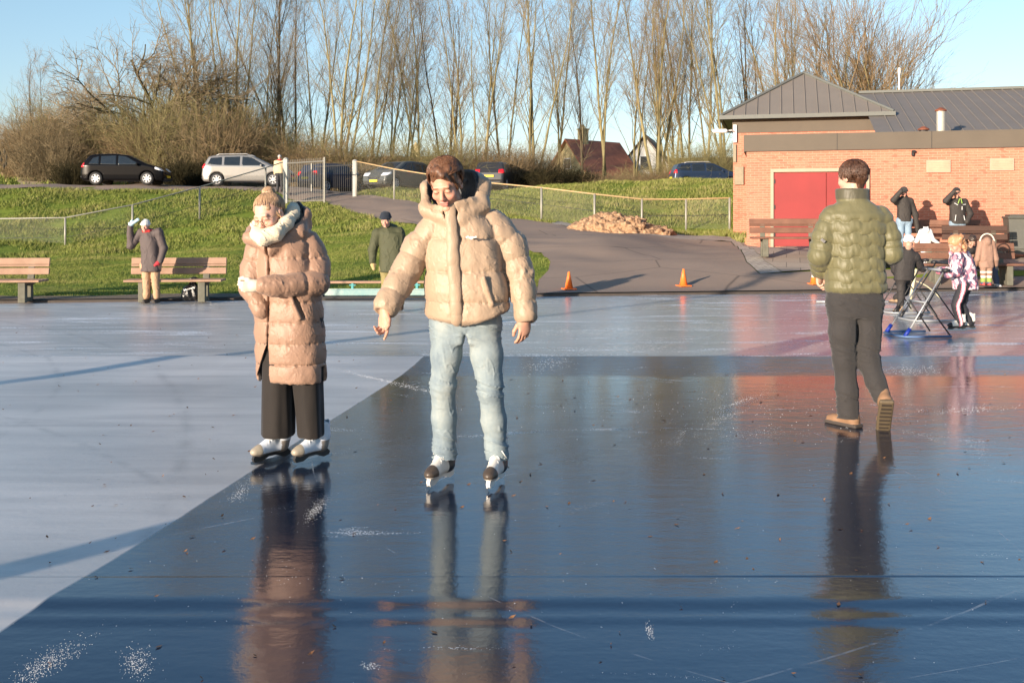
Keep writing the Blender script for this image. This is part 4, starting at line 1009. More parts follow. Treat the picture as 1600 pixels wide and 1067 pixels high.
# tall back thicket filling under trees, left part
for k in range(14):
    px=40+k*29; d=68+r.uniform(-2,3); f=min(1,.5+px/150)
    place_shrub(2 if k%2 else 0,px,d,1.3,1.45*f*r.uniform(.85,1.1),r.uniform(0,6.28),'tall thin bush standing at the back of the left thicket','tall bushes at the back of the left thicket')
# dark brambles (low, dark)
M_bram=bark('dark_bramble',hexc(34,34,22),hexc(60,54,34))
s,L=shrub(55,1.2,1.6,420); V,Fc=s.mesh(L,3); o=mesh_obj('stems',V,Fc,M_bram); br=o.data; bpy.data.objects.remove(o)
for k,(px,d) in enumerate([(285,56.5),(305,56.5),(318,57),(120,57),(850,57),(880,58),(905,59),(835,58),(560,57),(600,59)]):
    g=gd(px,d); o=bpy.data.objects.new('bramble',br); COL.objects.link(o); o.location=tuple(g); o.rotation_euler=(0,0,k*1.3); o.scale=(1.3,1.3,1.25)
    tag(o,'dark low bramble between the parked cars' if px<330 else 'dark low bramble beside the rear view car' if px>700 else 'dark low bramble behind the gate','bramble','dark brambles %s'%('left' if px<330 else 'right' if px>700 else 'middle'))
# ivy leaves for trunk/thicket greenery
# twig poking in at left edge
m=MB(); 
p0=W(-60,262,14)
for a,b in (((-30,262),(7,250)),((-30,256),(9,258)),((-20,252),(12,238)),((0,250),(8,236))):
    A=W(a[0],a[1],14);B=W(b[0],b[1],14); m.tube([A,(A+B)/2+(0,0,.01),B],.004,4)
for q in ((0,240),(7,237),(10,246),(2,250),(9,256),(6,260)):
    c=W(q[0],q[1],14); m.lathe([(.001,-.05),(.018,0),(.001,.05)],6,tuple(c))
m.tube([W(-60,262,14),W(-30,260,14),W(-30,257,14),W(-20,252,14)],.006,4); g=W(-60,262,14); m.tube([(g[0],g[1],-.1),tuple(g)],.012,5)
tag(m.build('sapling',M_bark2),'thin dark twigs with a few leaves poking in at the left edge','sapling')
# ================= people
M_skin=vcm('skin',.5,bs=140,bstr=.05,bd=.001,spec=.35,sss=.08,noise=.05,ns=30)
def cloth(name,c,var=.08,rough=.75,fs=14,fstr=.35,fd=.012,sheen=.15,weave=220,c2=None,spec=.3):
    if name in _mc: return _mc[name]
    t=NT(name); p=t.pos(); n=t.noise(p,3,3,.6); f=t.noise(p,fs,4,.6,.8); w=t.noise(p,weave,2,.5)
    lo=tuple(x*(1-var) for x in c); hi=tuple(min(1,x*(1+var)) for x in (c2 or c))
    t.set(Base_Color=t.ramp(n,[(.3,lo),(.7,hi)]),Roughness=rough,Normal=t.bump(w,.12,.001,t.bump(f,fstr,fd)))
    t.b.inputs['Specular IOR Level'].default_value=spec; t.b.inputs['Sheen Weight'].default_value=sheen
    _mc[name]=t.m; return t.m
def hairmat(name,c1,c2,stretch=(1,1,.12),rz=0):
    if name in _mc: return _mc[name]
    t=NT(name); p=t.pos(stretch); n=t.noise(p,120,3,.7,.3); n2=t.noise(t.pos(),14,3,.6)
    t.set(Base_Color=t.mix(t.ramp(n2,[(.35,0.0),(.7,1.0)]),t.ramp(n,[(.35,c1),(.65,c2)]),c2),Roughness=.42,Normal=t.bump(n,.7,.006)); t.b.inputs['Specular IOR Level'].default_value=.5
    _mc[name]=t.m; return t.m
SKIN=(.50,.29,.21)
def add_head(s,pos,Rm,sc=1.0,jaw=1.0):
    s.frame(Rm,pos); q=lambda *a: tuple(sc*x for x in a)
    s.ell(q(0,.018,.038),q(.077,.094,.084),k=.0); s.ell(q(0,-.026,-.032),q(.060*jaw,.062,.084),k=.03*sc)
    s.ell(q(0,-.072,-.104),q(.024,.018,.018),k=.02*sc); s.cone(q(-.040,-.015,-.082),q(.040,-.015,-.082),.022*sc,.022*sc,k=.03*sc)
    s.cone(q(-.034,-.080,.020),q(.034,-.080,.020),.011*sc,.011*sc,k=.02*sc)
    for x in (-1,1):
        s.ell(q(x*.031,-.100,.000),q(.019,.016,.012),k=.012*sc,mode='s'); s.ell(q(x*.031,-.079,-.001),q(.0145,.012,.0125),k=.003)
        s.ell(q(x*.040,-.060,-.030),q(.024,.026,.024),k=.02*sc); s.ell(q(x*.010,-.098,-.038),q(.008,.009,.007),k=.006)
        s.ell(q(x*.077,.012,-.004),q(.010,.020,.031),k=.008); s.ell(q(x*.086,.006,-.004),q(.006,.010,.016),k=.005,mode='s')
    s.cone(q(0,-.086,.006),q(0,-.109,-.032),.0075*sc,.0115*sc,k=.012)
    s.cone(q(-.017,-.088,-.060),q(.017,-.088,-.060),.0075*sc,.0075*sc,k=.006); s.cone(q(-.014,-.088,-.073),q(.014,-.088,-.073),.0085*sc,.0085*sc,k=.006)
    s.cone(q(-.020,-.0985,-.0665),q(.020,-.0985,-.0665),.0022*sc,.0022*sc,k=.003,mode='s')
    s.frame()
def head_col(V,pos,Rm,sc,skin,brow=(.12,.06,.03),lip=(.55,.20,.17),stub=0,closed=True):
    L=(V-np.array(pos))@np.array(Rm)/sc; c=np.tile(np.array(skin,float),(len(V),1)); x,y,z=L.T
    hd=(np.abs(x)<.1)&(y>-.13)&(y<.13)&(z>-.14)&(z<.14)
    def blend(m,col):
        m=np.clip(m,0,1)[:,None]*hd[:,None]; c[:]=c*(1-m)+np.array(col)*m
    blend(np.exp(-((np.abs(x)-.042)/.02)**2-((z+.035)/.022)**2)*(y<-.03)*.35,(.75,.25,.2))
    blend(np.exp(-(x/.014)**2-((z+.036)/.014)**2)*(y<-.09)*.35,(.75,.28,.22))
    blend(((np.abs(x)<.023)&(np.abs(z+.0665)<.013)&(y<-.078))*.75,lip)
    blend(((np.abs(x)<.024)&(np.abs(z+.0665)<.002)&(y<-.078))*.8,(.2,.06,.05))
    bz=.021-.25*np.maximum(np.abs(x)-.034,0); blend(((np.abs(x)>.013)&(np.abs(x)<.05)&(np.abs(z-bz)<.0045)&(y<-.06))*.8,brow)
    ez=-.004+.004*np.cos((np.abs(x)-.031)/.016*1.5)*(-1) if closed else 0
    blend(((np.abs(np.abs(x)-.031)<.0155)&(np.abs(z+.006-((np.abs(x)-.031)/.0155)**2*.003)<.0022)&(y<-.06))*.85,(.06,.03,.02))
    if stub: blend((z<-.045)*(y<-.0)*stub,tuple(.5*np.array(brow)+.5*np.array(skin)))
    return c
def add_hand(s,wr,d,thumb,size=1.0,curl=(.5,.6,.7,.8),spread=.12,k=.006,tcurl=.3):
    "wr wrist point, d finger direction, thumb = direction of the thumb side"
    d=np.array(d,float); d/=np.linalg.norm(d); x=np.array(thumb,float); x-=x@d*d; x/=np.linalg.norm(x); y=np.cross(d,x)  # palm normal
    M=np.stack([x,y,d],1); wr=np.array(wr,float); g=size
    P=lambda a,b,c: wr+M@np.array([a,b,c])*g
    s.frame(M,wr); s.ell((0,0,.048*g),(.041*g,.016*g,.052*g),k=.012); s.cone((0,0,-.03*g),(0,0,.02*g),.026*g,.027*g,k=.015,sq=(1,.75,1)); s.frame()
    for i in range(4):
        bx=(.029,.010,-.010,-.028)[i]; L=(.078,.086,.080,.063)[i]; a=curl[i]; p=np.array([bx,0,.082-(abs(i-1)*.004)]); ang=0; r=.0092 if i<3 else .0082
        ox=bx*spread*4
        pts=[P(bx*.8,0,.05),P(*p)]; rr=[r*g*1.05,r*g]
        for j,f in enumerate((.45,.31,.24)):
            ang+=a*(.7,1.0,.7)[j]; dv=np.array([ox,math.sin(ang),math.cos(ang)]); dv/=np.linalg.norm(dv); p=p+dv*L*f; pts.append(P(*p)); rr.append(r*g*(1-.08*(j+1)))
        s.chain(pts,rr,k=k*.6)
    pts=[P(.022,.004,.018),P(.042,.012,.045),P(.052,.022+.01*tcurl,.075),P(.050-.01*tcurl,.034+.01*tcurl,.098)]
    s.chain(pts,[.013*g,.0125*g,.011*g,.009*g],k=k)
def new_person(px,py,z,rz,label,group=None):
    g=G(px,py,z); e=empty('person',g,rz,label,'person',group); return e,g
def body_mesh(e,J,h,hp,hR,hs=1.0,skin=SKIN,hands=(),brow=(.12,.06,.03),sc=1.0,extra=None,stub=0,legs=True,jaw=1.0):
    A=np.array([v for v in J.values()]+[np.array(hp)+.14*hs,np.array(hp)-.14*hs]); lo=A.min(0)-.14*sc; hi=A.max(0)+.14*sc; 
    for w,d,t,c,g in hands: 
        q=np.array(w)+.22*np.array(d); lo=np.minimum(lo,q-.08);hi=np.maximum(hi,q+.08)
    s=SDF(lo,hi,h); pe,ch,nk=[np.array(J[k],float) for k in('pel','chest','neck')]
    s.cone(pe,ch,.115*sc,.12*sc,k=.0,sq=(1.15,.8,1)); s.cone(ch,nk-(0,0,.04*sc),.12*sc,.075*sc,k=.05*sc,sq=(1.15,.8,1)); s.cone(nk-(0,0,.03*sc),np.array(hp)+np.array(hR)@np.array([0,.02,-.05])*hs,.058*sc,.052*hs,k=.03*sc)
    for q in 'LR':
        sh,el,wr=J['sh'+q],J['el'+q],J['wr'+q]; s.cone(ch+(0,0,.06*sc),sh,.08*sc,.055*sc,k=.04*sc); s.chain([sh,el,wr],[.052*sc,.042*sc,.028*sc],k=.01)
        if legs: hi_,kn,an=J['hi'+q],J['kn'+q],J['an'+q]; s.cone(pe,hi_,.09*sc,.065*sc,k=.01); s.chain([hi_,kn,an],[.065*sc,.050*sc,.036*sc],k=.01)
    add_head(s,hp,hR,hs,jaw)
    for hnd in hands: add_hand(s,hnd[0],hnd[1],hnd[2],sc*hnd[4],curl=hnd[3])
    if extra: extra(s)
    return s.build('body',M_skin,e,col=lambda V: head_col(V,hp,hR,hs,skin,brow,stub=stub))
def puffw(A,p=.55): return lambda u: A*(np.abs(np.sin(np.pi*u))**p)-A*.5
WN=SN(12,22,3); WN2=SN(14,46,2); WN3=SN(16,9,2)
WF=SN(18,135,2); WG=SN(19,60,3)
def wrinkle(a=.004,b=.0015,f=(1,1,1)): return lambda V,N_: a*WN(V[:,0]*f[0],V[:,1]*f[1],V[:,2]*f[2])+b*WN2(V[:,0]*f[0],V[:,1]*f[1],V[:,2]*f[2])
def ridge(a=.004,f=(1,1,1),n=WN): return lambda V,N_: -a*np.exp(-(n(V[:,0]*f[0],V[:,1]*f[1],V[:,2]*f[2])/.16)**2)
def skate(e,ank,yaw,style,sc=1.0,pitch=0):
    "style: dict(boot,toe,sole,holder,blade). foot frame: toe to -y"
    x,y,z0=ank; Rm=rotm(yaw,pitch,0); t0=np.array([x,y,z0]); 
    s=SDF((-.09,-.25,.03),(.09,.13,.30),.0055)
    s.chain([(0,.04,.24),(0,.045,.16),(0,.03,.105)],[.052,.047,.046],k=.02,sq=(.85,1.1,1)); s.cone((0,.02,.10),(0,-.14,.088),.044,.036,k=.03,sq=(.9,1,.8)); s.cone((0,-.05,.14),(0,-.15,.095),.036,.03,k=.03,sq=(.9,1,1)); s.cone((0,-.15,.09),(0,-.18,.088),.037,.032,k=.02,sq=(1,1,.8))
    s.cone((0,.05,.27),(0,.045,.21),.040,.036,k=.004,mode='s')
    for k in range(5): s.cone((-.03,-.045-.022*k,.168-.016*k),(.03,-.045-.022*k,.168-.016*k),.004,.004,k=.003)
    M=np.eye(4); M[:3,:3]=Rm*sc; M[:3,3]=t0
    post=lambda V:(V@ (Rm*sc).T)+t0
    col=lambda V:None
    def cf(V):
        L=(V-t0)@Rm/sc; c=np.tile(np.array(style['boot']),(len(V),1))
        m=L[:,1]<-.145; c[m]=style['toe']; m=(L[:,2]<.074); c[m]=style['sole']
        if 'side' in style: m=(L[:,1]>-.02)&(L[:,0]*style.get('sg',1)>.022)&(L[:,2]<.2); c[m]=style['side']
        if 'heel' in style: m=(L[:,1]>.0)&(L[:,2]<.135); c[m]=style['heel']
        return c
    b=s.build('skate',vcm('skate_shell',.4,bs=90,bstr=.1,noise=.06),e,post=post,col=cf)
    m=MB(); hp_=[(-.185,.072),(.075,.072),(.10,.05),(.09,.03),(.045,.022),(-.02,.045),(-.08,.045),(-.13,.022),(-.19,.022),(-.20,.045)]
    m.prism(hp_,0,-.011,.011); m.build('blade_holder',style['holder'],b,M=M)
    m=MB(); m.prism([(-.215,.030),(.125,.030),(.118,.010),(.09,.0),(-.17,.0),(-.212,.014)],0,-.0025,.0025); m.build('blade',pm('blade_steel',(.6,.6,.62),.22,metal=1,bstr=0),b,M=M)
    m=MB()
    for k in range(4): 
        y_=-.045-.022*k; z_=.178-.016*k; m.tube([(-.03,y_,z_-.006),(0,y_-.012,z_+.003),(.028,y_-.022,z_-.018)],.0032,5); m.tube([(.03,y_,z_-.006),(0,y_-.012,z_+.004),(-.028,y_-.022,z_-.018)],.0032,5)
    m.tube([(0,-.03,.20),(-.035,-.045,.20),(-.055,-.035,.165)],.0034,5); m.tube([(0,-.03,.20),(.035,-.045,.20),(.058,-.03,.16)],.0034,5)
    m.build('laces',pm('lace_white',(.75,.74,.7),.8),b,True,M=M)
    return b
def shoe(e,pos,yaw,pitch,c,sc=1.0,h=.006,sole=(.05,.04,.035),name='shoe'):
    Rm=rotm(yaw,pitch,0); t0=np.array(pos,float)
    s=SDF((-.07,-.24,-.01),(.07,.10,.17),h); s.cone((0,.03,.12),(0,.03,.06),.045,.046,k=.02,sq=(.85,1,1)); s.cone((0,.03,.05),(0,-.13,.038),.044,.036,k=.03,sq=(.95,1,.85)); s.cone((0,-.12,.04),(0,-.17,.036),.042,.034,k=.02,sq=(1,1,.8)); s.box((0,-.055,.012),(.045,.145,.014),.01,k=.012)
    cf=lambda V: np.where((((V-t0)@Rm/sc)[:,2]<.026)[:,None],np.array(sole),np.array(c))
    return s.build(name,vcm('shoe_leather',.7,bs=60,bstr=.25,bd=.003,noise=.15),e,post=lambda V:(V@(Rm*sc).T)+t0,col=cf)

def strands_mesh(e,hp,hR,sc,mat,n,seed,flow,reg,L=(.05,.09),rad=.0032,lift=.010,c=(0,.022,.05),rr=(.088,.104,.088),name='hair_strands',curl=.15):
    r=np.random.RandomState(seed); c=np.array(c)*sc; rr=np.array(rr)*sc; out=[]; T=Tree(0)
    while len(out)<n:
        d=r.normal(size=3); d/=np.linalg.norm(d); p=c+rr*d
        if not reg(p/sc): continue
        l=r.uniform(*L)*sc; P=[]; nz=r.normal(0,curl,3); m=7
        for k in range(m):
            q=(p-c)/rr; q/=np.linalg.norm(q); nrm=q/rr; nrm/=np.linalg.norm(nrm); s0=c+rr*q
            f=k/(m-1); P.append(s0+nrm*(.001+lift*math.sin(f*2.2)*r.uniform(.6,1.1))*sc)
            v=np.array(flow(s0/sc))+nz; v-=v@nrm*nrm; v/=np.linalg.norm(v)+1e-6; p=s0+v*l/(m-1)
        P=np.array(P); P[1:-1]=(P[:-2]+P[2:]+2*P[1:-1])/4
        out.append((P,rad*sc*np.array([.7,1,1,.9,.75,.5,.15])))
    V,Fc=T.mesh(out,4); V=V@np.array(hR).T+np.array(hp)
    return mesh_obj(name,V,Fc,mat,e,True)
# ---------- the young man in the beige puffer jacket
e,g=new_person(735,760,0,0,'skating young man in a beige puffer jacket and light jeans, looking down')
c_=lambda px,py,y=0.0: np.array([(px-735)/276.7*(1+y/5.8),y,(760-py)/276.7+0*y])
hp=c_(698,290,-.09); hR=rotm(-13,27,-4)
J=dict(pel=c_(728,488,.05),chest=c_(722,385,.05),neck=c_(719,335,.03),shL=c_(672,360,.05),shR=c_(778,360,.05),elL=c_(628,428,0),elR=c_(815,428,.03),wrL=c_(603,482,-.12),wrR=c_(820,496,-.03),
 hiL=c_(703,510,.06),hiR=c_(752,510,.06),knL=c_(693,605,.02),knR=c_(765,610,.02),anL=c_(694,712,.08),anR=c_(778,714,.06))
hands=[(c_(603,484,-.13),(-.05,-.15,-1),(.8,-.5,0),(.25,.75,.9,.95),1.0),(c_(821,496,-.04),(-.05,-.1,-1),(-.75,-.5,0),(.45,.55,.6,.7),1.0)]
body_mesh(e,J,.0042,hp,hR,1.06,skin=(.50,.265,.18),hands=hands,brow=(.20,.10,.05),jaw=.92)
# jacket
s=SDF((-.62,-.40,.86),(.48,.42,1.82),.0058)
pw=puffw(.016,.32); zs=[.905,1.045,1.215,1.40,1.56]
def bz(Z): return np.interp(Z,[.86]+zs+[1.9],[-.3,0,1,2,3,4,6.])
bot=lambda a: .02+.055*np.abs(np.sin(a))**1.5*(1+.35*np.sin(a))
s.loft([(.895,-.012,.04,.215,.160),(.95,-.012,.04,.236,.170),(1.1,-.02,.04,.236,.172),(1.25,-.035,.045,.222,.168),(1.38,-.045,.05,.212,.16),(1.47,-.045,.05,.185,.14),(1.53,-.045,.05,.14,.12)],n=2.4,puff=lambda X,Y,Z,a: pw(bz(Z))+.002*np.sin(7*a+11*Z),yaw=-10,rd=.03,bot=bot)
def arm(P,r,seg,A=.013,k=.004):
    P=[np.array(p) for p in P]; L=np.cumsum([0]+[np.linalg.norm(P[i+1]-P[i]) for i in range(len(P)-1)])
    s.chain(P,r,k=k,puff=lambda u: A*(np.abs(np.sin(np.pi*np.interp(u,range(len(P)),L)/seg+.25))**.38)-A*.5)
arm([c_(685,352,.05),c_(655,385,.045),c_(632,428,0),c_(606,474,-.11)],[.088,.086,.080,.068],.125)
arm([c_(770,352,.05),c_(797,385,.05),c_(812,430,.03),c_(822,490,-.03)],[.088,.090,.080,.062],.125)
def cuff(s,a,b,r):
    a=np.array(a);b=np.array(b);d=(b-a)/np.linalg.norm(b-a); s.ell(b+d*(r*.55+r*.9),r*.95,k=.006,mode='s')
cuff(s,c_(632,428,0),c_(606,474,-.11),.074); cuff(s,c_(812,430,.03),c_(822,490,-.03),.066)
# collar + hood
cc=c_(715,318,.02)
s.loft([(1.46,-.055,.04,.135,.125),(1.55,-.065,.03,.13,.125),(1.60,-.075,.015,.125,.12),(1.635,-.08,.01,.118,.112)],n=2.1,k=.02,puff=lambda X,Y,Z,a:.012*np.abs(np.sin(3*a+1)),yaw=-10,rd=.03,bot=None)
hc=c_(718,300,.10)
s.ell(hc,(.170,.14,.140),k=.02)
s.cone(c_(666,330,.0),c_(664,292,.07),.032,.026,k=.03); s.cone(c_(750,324,.0),c_(756,288,.06),.042,.034,k=.03); s.cone(c_(664,292,.07),c_(702,274,.19),.026,.045,k=.03); s.cone(c_(756,288,.06),c_(735,276,.18),.034,.045,k=.03)
s.cone(c_(664,325,.0),c_(700,344,-.075),.035,.030,k=.03); s.cone(c_(754,320,.0),c_(722,343,-.08),.045,.028,k=.03)
# cavity for head
def cav(s,k=.02): s.ell(c_(707,288,.02),(.137,.145,.175),k=k,mode='s'); s.cone(c_(700,280,-.02),c_(696,300,-.30),.10,.11,k=k,mode='s'); s.cone(c_(712,322,-.0),c_(702,340,-.13),.085,.02,k=.01,mode='s')
cav(s)
# pocket welt and stitched ridge
s.chain([c_(757,432,-.150),c_(770,473,-.128)],[.012,.012],k=.012); 
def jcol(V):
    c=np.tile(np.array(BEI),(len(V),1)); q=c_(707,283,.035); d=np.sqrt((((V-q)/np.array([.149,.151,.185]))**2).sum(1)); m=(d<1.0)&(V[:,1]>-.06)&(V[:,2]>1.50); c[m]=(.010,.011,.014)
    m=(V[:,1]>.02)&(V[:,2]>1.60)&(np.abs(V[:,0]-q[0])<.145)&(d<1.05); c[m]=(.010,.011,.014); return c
BEI=(.335,.238,.162)
def seamw(V,N_):
    u=bz(V[:,2]); f=1-np.abs(np.sin(np.pi*u)); return .002*WN(V[:,0]*1.5,V[:,1]*1.5,V[:,2])+.0036*f**4*WF(V[:,0],V[:,1],V[:,2]*.25)-.0035*np.exp(-(WG(V[:,0]*.7,V[:,1]*.7,V[:,2]*.9+.5*V[:,0])/.10)**2)
def nylon(name,rough=.5):
    m=vcm(name,rough,bs=240,bstr=.06,bd=.001,noise=.04,ns=5,sheen=.12,spec=.35); t=m.node_tree; b=[n for n in t.nodes if n.type=='BSDF_PRINCIPLED'][0]
    old=b.inputs['Normal'].links[0].from_socket; tc=t.nodes.new('ShaderNodeTexCoord'); prev=None
    for sc_,st_,ds_,rot in ((13,.15,.009,0.6),(34,.08,.004,-.5)):
        mp=t.nodes.new('ShaderNodeMapping'); mp.inputs['Scale'].default_value=(1,1,.55); mp.inputs['Rotation'].default_value=(0,rot,0); t.links.new(tc.outputs['Object'],mp.inputs[0])
        n=t.nodes.new('ShaderNodeTexNoise'); n.inputs['Scale'].default_value=sc_; n.inputs['Detail'].default_value=3; n.inputs['Distortion'].default_value=1.2; t.links.new(mp.outputs[0],n.inputs['Vector'])
        r1=t.nodes.new('ShaderNodeMath'); r1.operation='SUBTRACT'; t.links.new(n.outputs[0],r1.inputs[0]); r1.inputs[1].default_value=.5
        r2=t.nodes.new('ShaderNodeMath'); r2.operation='ABSOLUTE'; t.links.new(r1.outputs[0],r2.inputs[0])
        r3=t.nodes.new('ShaderNodeMath'); r3.operation='MINIMUM'; t.links.new(r2.outputs[0],r3.inputs[0]); r3.inputs[1].default_value=.09
        r4=t.nodes.new('ShaderNodeMath'); r4.operation='MULTIPLY'; t.links.new(r3.outputs[0],r4.inputs[0]); r4.inputs[1].default_value=7.0
        bp=t.nodes.new('ShaderNodeBump'); bp.inputs['Strength'].default_value=st_; bp.inputs['Distance'].default_value=ds_; t.links.new(r4.outputs[0],bp.inputs['Height'])
        t.links.new(old if prev is None else prev,bp.inputs['Normal']); prev=bp.outputs[0]
    t.links.new(prev,b.inputs['Normal']); return m
M_puf=nylon('puffer_nylon')
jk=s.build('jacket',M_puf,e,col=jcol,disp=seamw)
# placket
s=SDF((-.22,-.30,.84),(.05,.12,1.64),.005)
pz=[.930,.985,1.05,1.15,1.25,1.35,1.44,1.53,1.60]; ppx=[716,715,714,713,711,709,708,706,705]; fy=[-.114,-.134,-.139,-.137,-.132,-.127,-.117,-.110,-.105]
s.chain([np.array([(a-735)/276.7,y_,z]) for a,y_,z in zip(ppx,fy,pz)],[.021]*9,k=.01,puff=lambda u:.007*(np.abs(np.sin(np.pi*u))**.4)-.004,sq=(1.55,.85,1))
s.build('placket',M_puf,jk,col=np.array(BEI),disp=wrinkle(.003,.001))
m=MB(); r=np.random.RandomState(5)
lg=c_(738,371,-.146)
for i in range(10): m.box(lg+(-.027+i*.006,-.014-.0006*i,r.uniform(-.002,.002)+.004),(.0042,.006,r.uniform(.007,.011)),rot=rotm(8,0,r.uniform(-20,20)))
for i in range(5): m.box(lg+(-.008+i*.004,-.014,-.008+abs(i-2)*.003),(.004,.006,.004))
m.build('chest_print',M_print,jk)
s=SDF((-.16,-.17,1.44),(-.02,.02,1.60),.005); s.cone(c_(706,345,-.11),c_(707,330,-.07),.014,.03,k=.01); s.build('inner_collar',pm('grey_knit',(.12,.12,.13),.9),e)
# jeans
s=SDF((-.30,-.20,.14),(.33,.26,1.08),.0055)
s.loft([(.80,-.03,.06,.19,.12),(.90,-.03,.06,.205,.135),(1.04,-.03,.055,.20,.135)],n=2.3,rd=.02)
WH=SN(77,70,2)
def fold(V,N_):
    z=V[:,2]; w=np.exp(-((z-.56)/.08)**2)+np.clip((.34-z)/.12,0,1)+.8*np.exp(-((z-.90)/.07)**2); w=np.clip(w,0,1.1)
    h=WH(V[:,0]*.16,V[:,1]*.20,z*1.15+V[:,0]*.35); h2=WG(V[:,0]*.45,V[:,1]*.4,z*.22+V[:,0]*.2)
    return -.0105*w*np.exp(-(h/.17)**2)+.004*w*h-.0035*(1-w*.8)*np.exp(-(h2/.09)**2)
def leg(s,P,r,A=.003,k=.03,w=9.0): s.chain(P,r,k=k)
leg(s,[c_(704,505,.06),c_(697,555,.04),c_(692,603,.02),c_(693,655,.06),c_(694,722,.085)],[.103,.086,.066,.068,.066])
leg(s,[c_(750,505,.06),c_(760,555,.03),c_(766,608,.01),c_(771,660,.05),c_(777,722,.065)],[.105,.090,.068,.068,.062])
s.ell(c_(728,535,.06),(.014,.2,.06),k=.03,mode='s')
t=NT('washed_denim'); p=t.pos(); n=t.noise(t.pos((1,1,.5)),6,4,.6); w=t.noise(p,240,2,.5); f=t.noise(t.pos((.8,.8,1.6)),20,3,.6,.6)
t.set(Base_Color=t.ramp(n,[(.32,hexc(100,114,124)),(.5,hexc(124,136,140)),(.72,hexc(150,156,152))]),Roughness=.85,Normal=t.bump(w,.2,.001,t.bump(f,.4,.012))); M_denim=t.m
jn=s.build('jeans',M_denim,e,disp=fold)
st=dict(boot=(.62,.58,.52),toe=(.06,.045,.035),sole=(.6,.56,.5),side=(.02,.02,.025),holder=pm('holder_white',(.66,.63,.58),.4))
skate(e,c_(694,760,.085)*(1,1,0),-24,st); skate(e,c_(778,760,.055)*(1,1,0),-16,st)
# hair
def hair(e,hp,hR,sc,mat,build,h=.0045,disp=None,name='hair'):
    s=SDF(np.array(hp)-.21*sc,np.array(hp)+.21*sc,h); s.frame(hR,hp); build(s); s.frame(); return s.build(name,mat,e,disp=disp)
def man_hair(s):
    s.ell((0,.022,.050),(.088,.104,.088)); s.ell((.0,-.030,.110),(.066,.060,.034),k=.03); s.cone((.025,-.085,.095),(.055,-.080,.045),.018,.010,k=.02)
    s.ell((0,-.118,.006),(.070,.075,.080),k=.012,mode='s'); s.ell((0,-.05,-.12),(.13,.16,.09),k=.01,mode='s')
    for x in (-1,1): s.ell((x*.088,-.01,-.02),(.02,.035,.045),k=.01,mode='s'); s.cone((x*.074,-.025,.02),(x*.072,-.022,-.02),.012,.006,k=.01)
def strands(a,dirv,fr=60,fr2=6,hp=(0,0,0)):
    n=SN(31,fr,2)
    def f(V,N_): return a*n(V[:,0]+.3*V[:,2],V[:,1]*.25,V[:,2]*.3)+a*.8*WN(V[:,0]*1.5,V[:,1],V[:,2])
    return f
hair(e,hp,hR,1.06,M_brownh:=hairmat('brown_hair',hexc(50,34,25),hexc(112,76,52),(1,.25,.35)),man_hair,disp=strands(.006,None))

strands_mesh(e,hp,hR,1.06,M_brownh,1500,5,lambda p:(.9+.5*p[0]/.08,.35,.5) if (p[1]<.01 and p[2]>.07) else ((.6,-.5,-.6) if p[0]>.02 and p[1]<-.02 else (p[0]*6,.2-p[1]*4,-1)),lambda p:(p[2]>.078-(.6*max(0,p[1]+.03))) and p[2]>-.03,L=(.045,.09),lift=.012,rad=.0028,c=(0,.018,.052),rr=(.088,.102,.088),curl=.16)

# ---------- woman in the long coat
e,g=new_person(455,722,0,0,'woman with blonde bun and glasses in a long dusty pink padded coat')
c_=lambda px,py,y=0.0: np.array([(px-455)/251*(1+y/6.37),y,(722-py)/251])
hp=c_(425,337,-.085); hR=rotm(-20,20,-7)
J=dict(pel=c_(455,500,.02),chest=c_(445,400,.02),neck=c_(440,365,.01),shL=c_(405,385,.03),shR=c_(478,382,.03),elL=c_(400,445,.02),elR=c_(490,440,-.02),wrL=c_(416,474,-.06),wrR=c_(420,442,-.22),
 hiL=c_(435,510,.02),hiR=c_(475,510,.02),knL=c_(433,600,.0),knR=c_(485,605,0),anL=c_(432,668,.02),anR=c_(486,668,.02))
body_mesh(e,J,.0045,hp,hR,1.04,skin=(.56,.335,.255),hands=[],brow=(.32,.2,.12),sc=.9)
PNK=(.285,.172,.117)
s=SDF((-.38,-.40,.44),(.36,.36,1.62),.006)
pwc=puffw(.014,.34)
zc=[.50,.62,.745,.875,1.0,1.13,1.27,1.42,1.55]
bzc=lambda Z: np.interp(Z,zc,range(len(zc)))
K=[(.50,.000,.02,.218,.158),(.8,-.012,.02,.216,.165),(1.05,-.022,.02,.205,.16),(1.25,-.04,.02,.178,.15),(1.36,-.045,.025,.165,.14),(1.43,-.055,.03,.12,.11)]
s.loft(K,n=2.3,puff=lambda X,Y,Z,a:pwc(bzc(Z)),yaw=-18,rd=.02)
s.loft([(.40,0,.02,.195,.135),(.8,-.01,.02,.195,.135),(.92,-.01,.02,.10,.08)],n=2.3,yaw=-18,k=.01,mode='s')
P=[c_(480,381,.03),c_(493,412,.03),c_(497,442,-.04),c_(455,444,-.17),c_(424,443,-.225)]
armw=lambda P,r,seg,A=.013: s.chain([np.array(q) for q in P],r,k=.002,puff=lambda u:A*(np.abs(np.sin(np.pi*np.interp(u,range(len(P)),np.cumsum([0]+[np.linalg.norm(np.array(P[i+1])-np.array(P[i])) for i in range(len(P)-1)]))/seg+.2))**.38)-A*.5)
armw(P,[.080,.082,.078,.068,.056],.125); armw([c_(408,380,.03),c_(396,420,.02),c_(395,450,-.03),c_(414,482,-.10)],[.080,.080,.072,.05],.13)
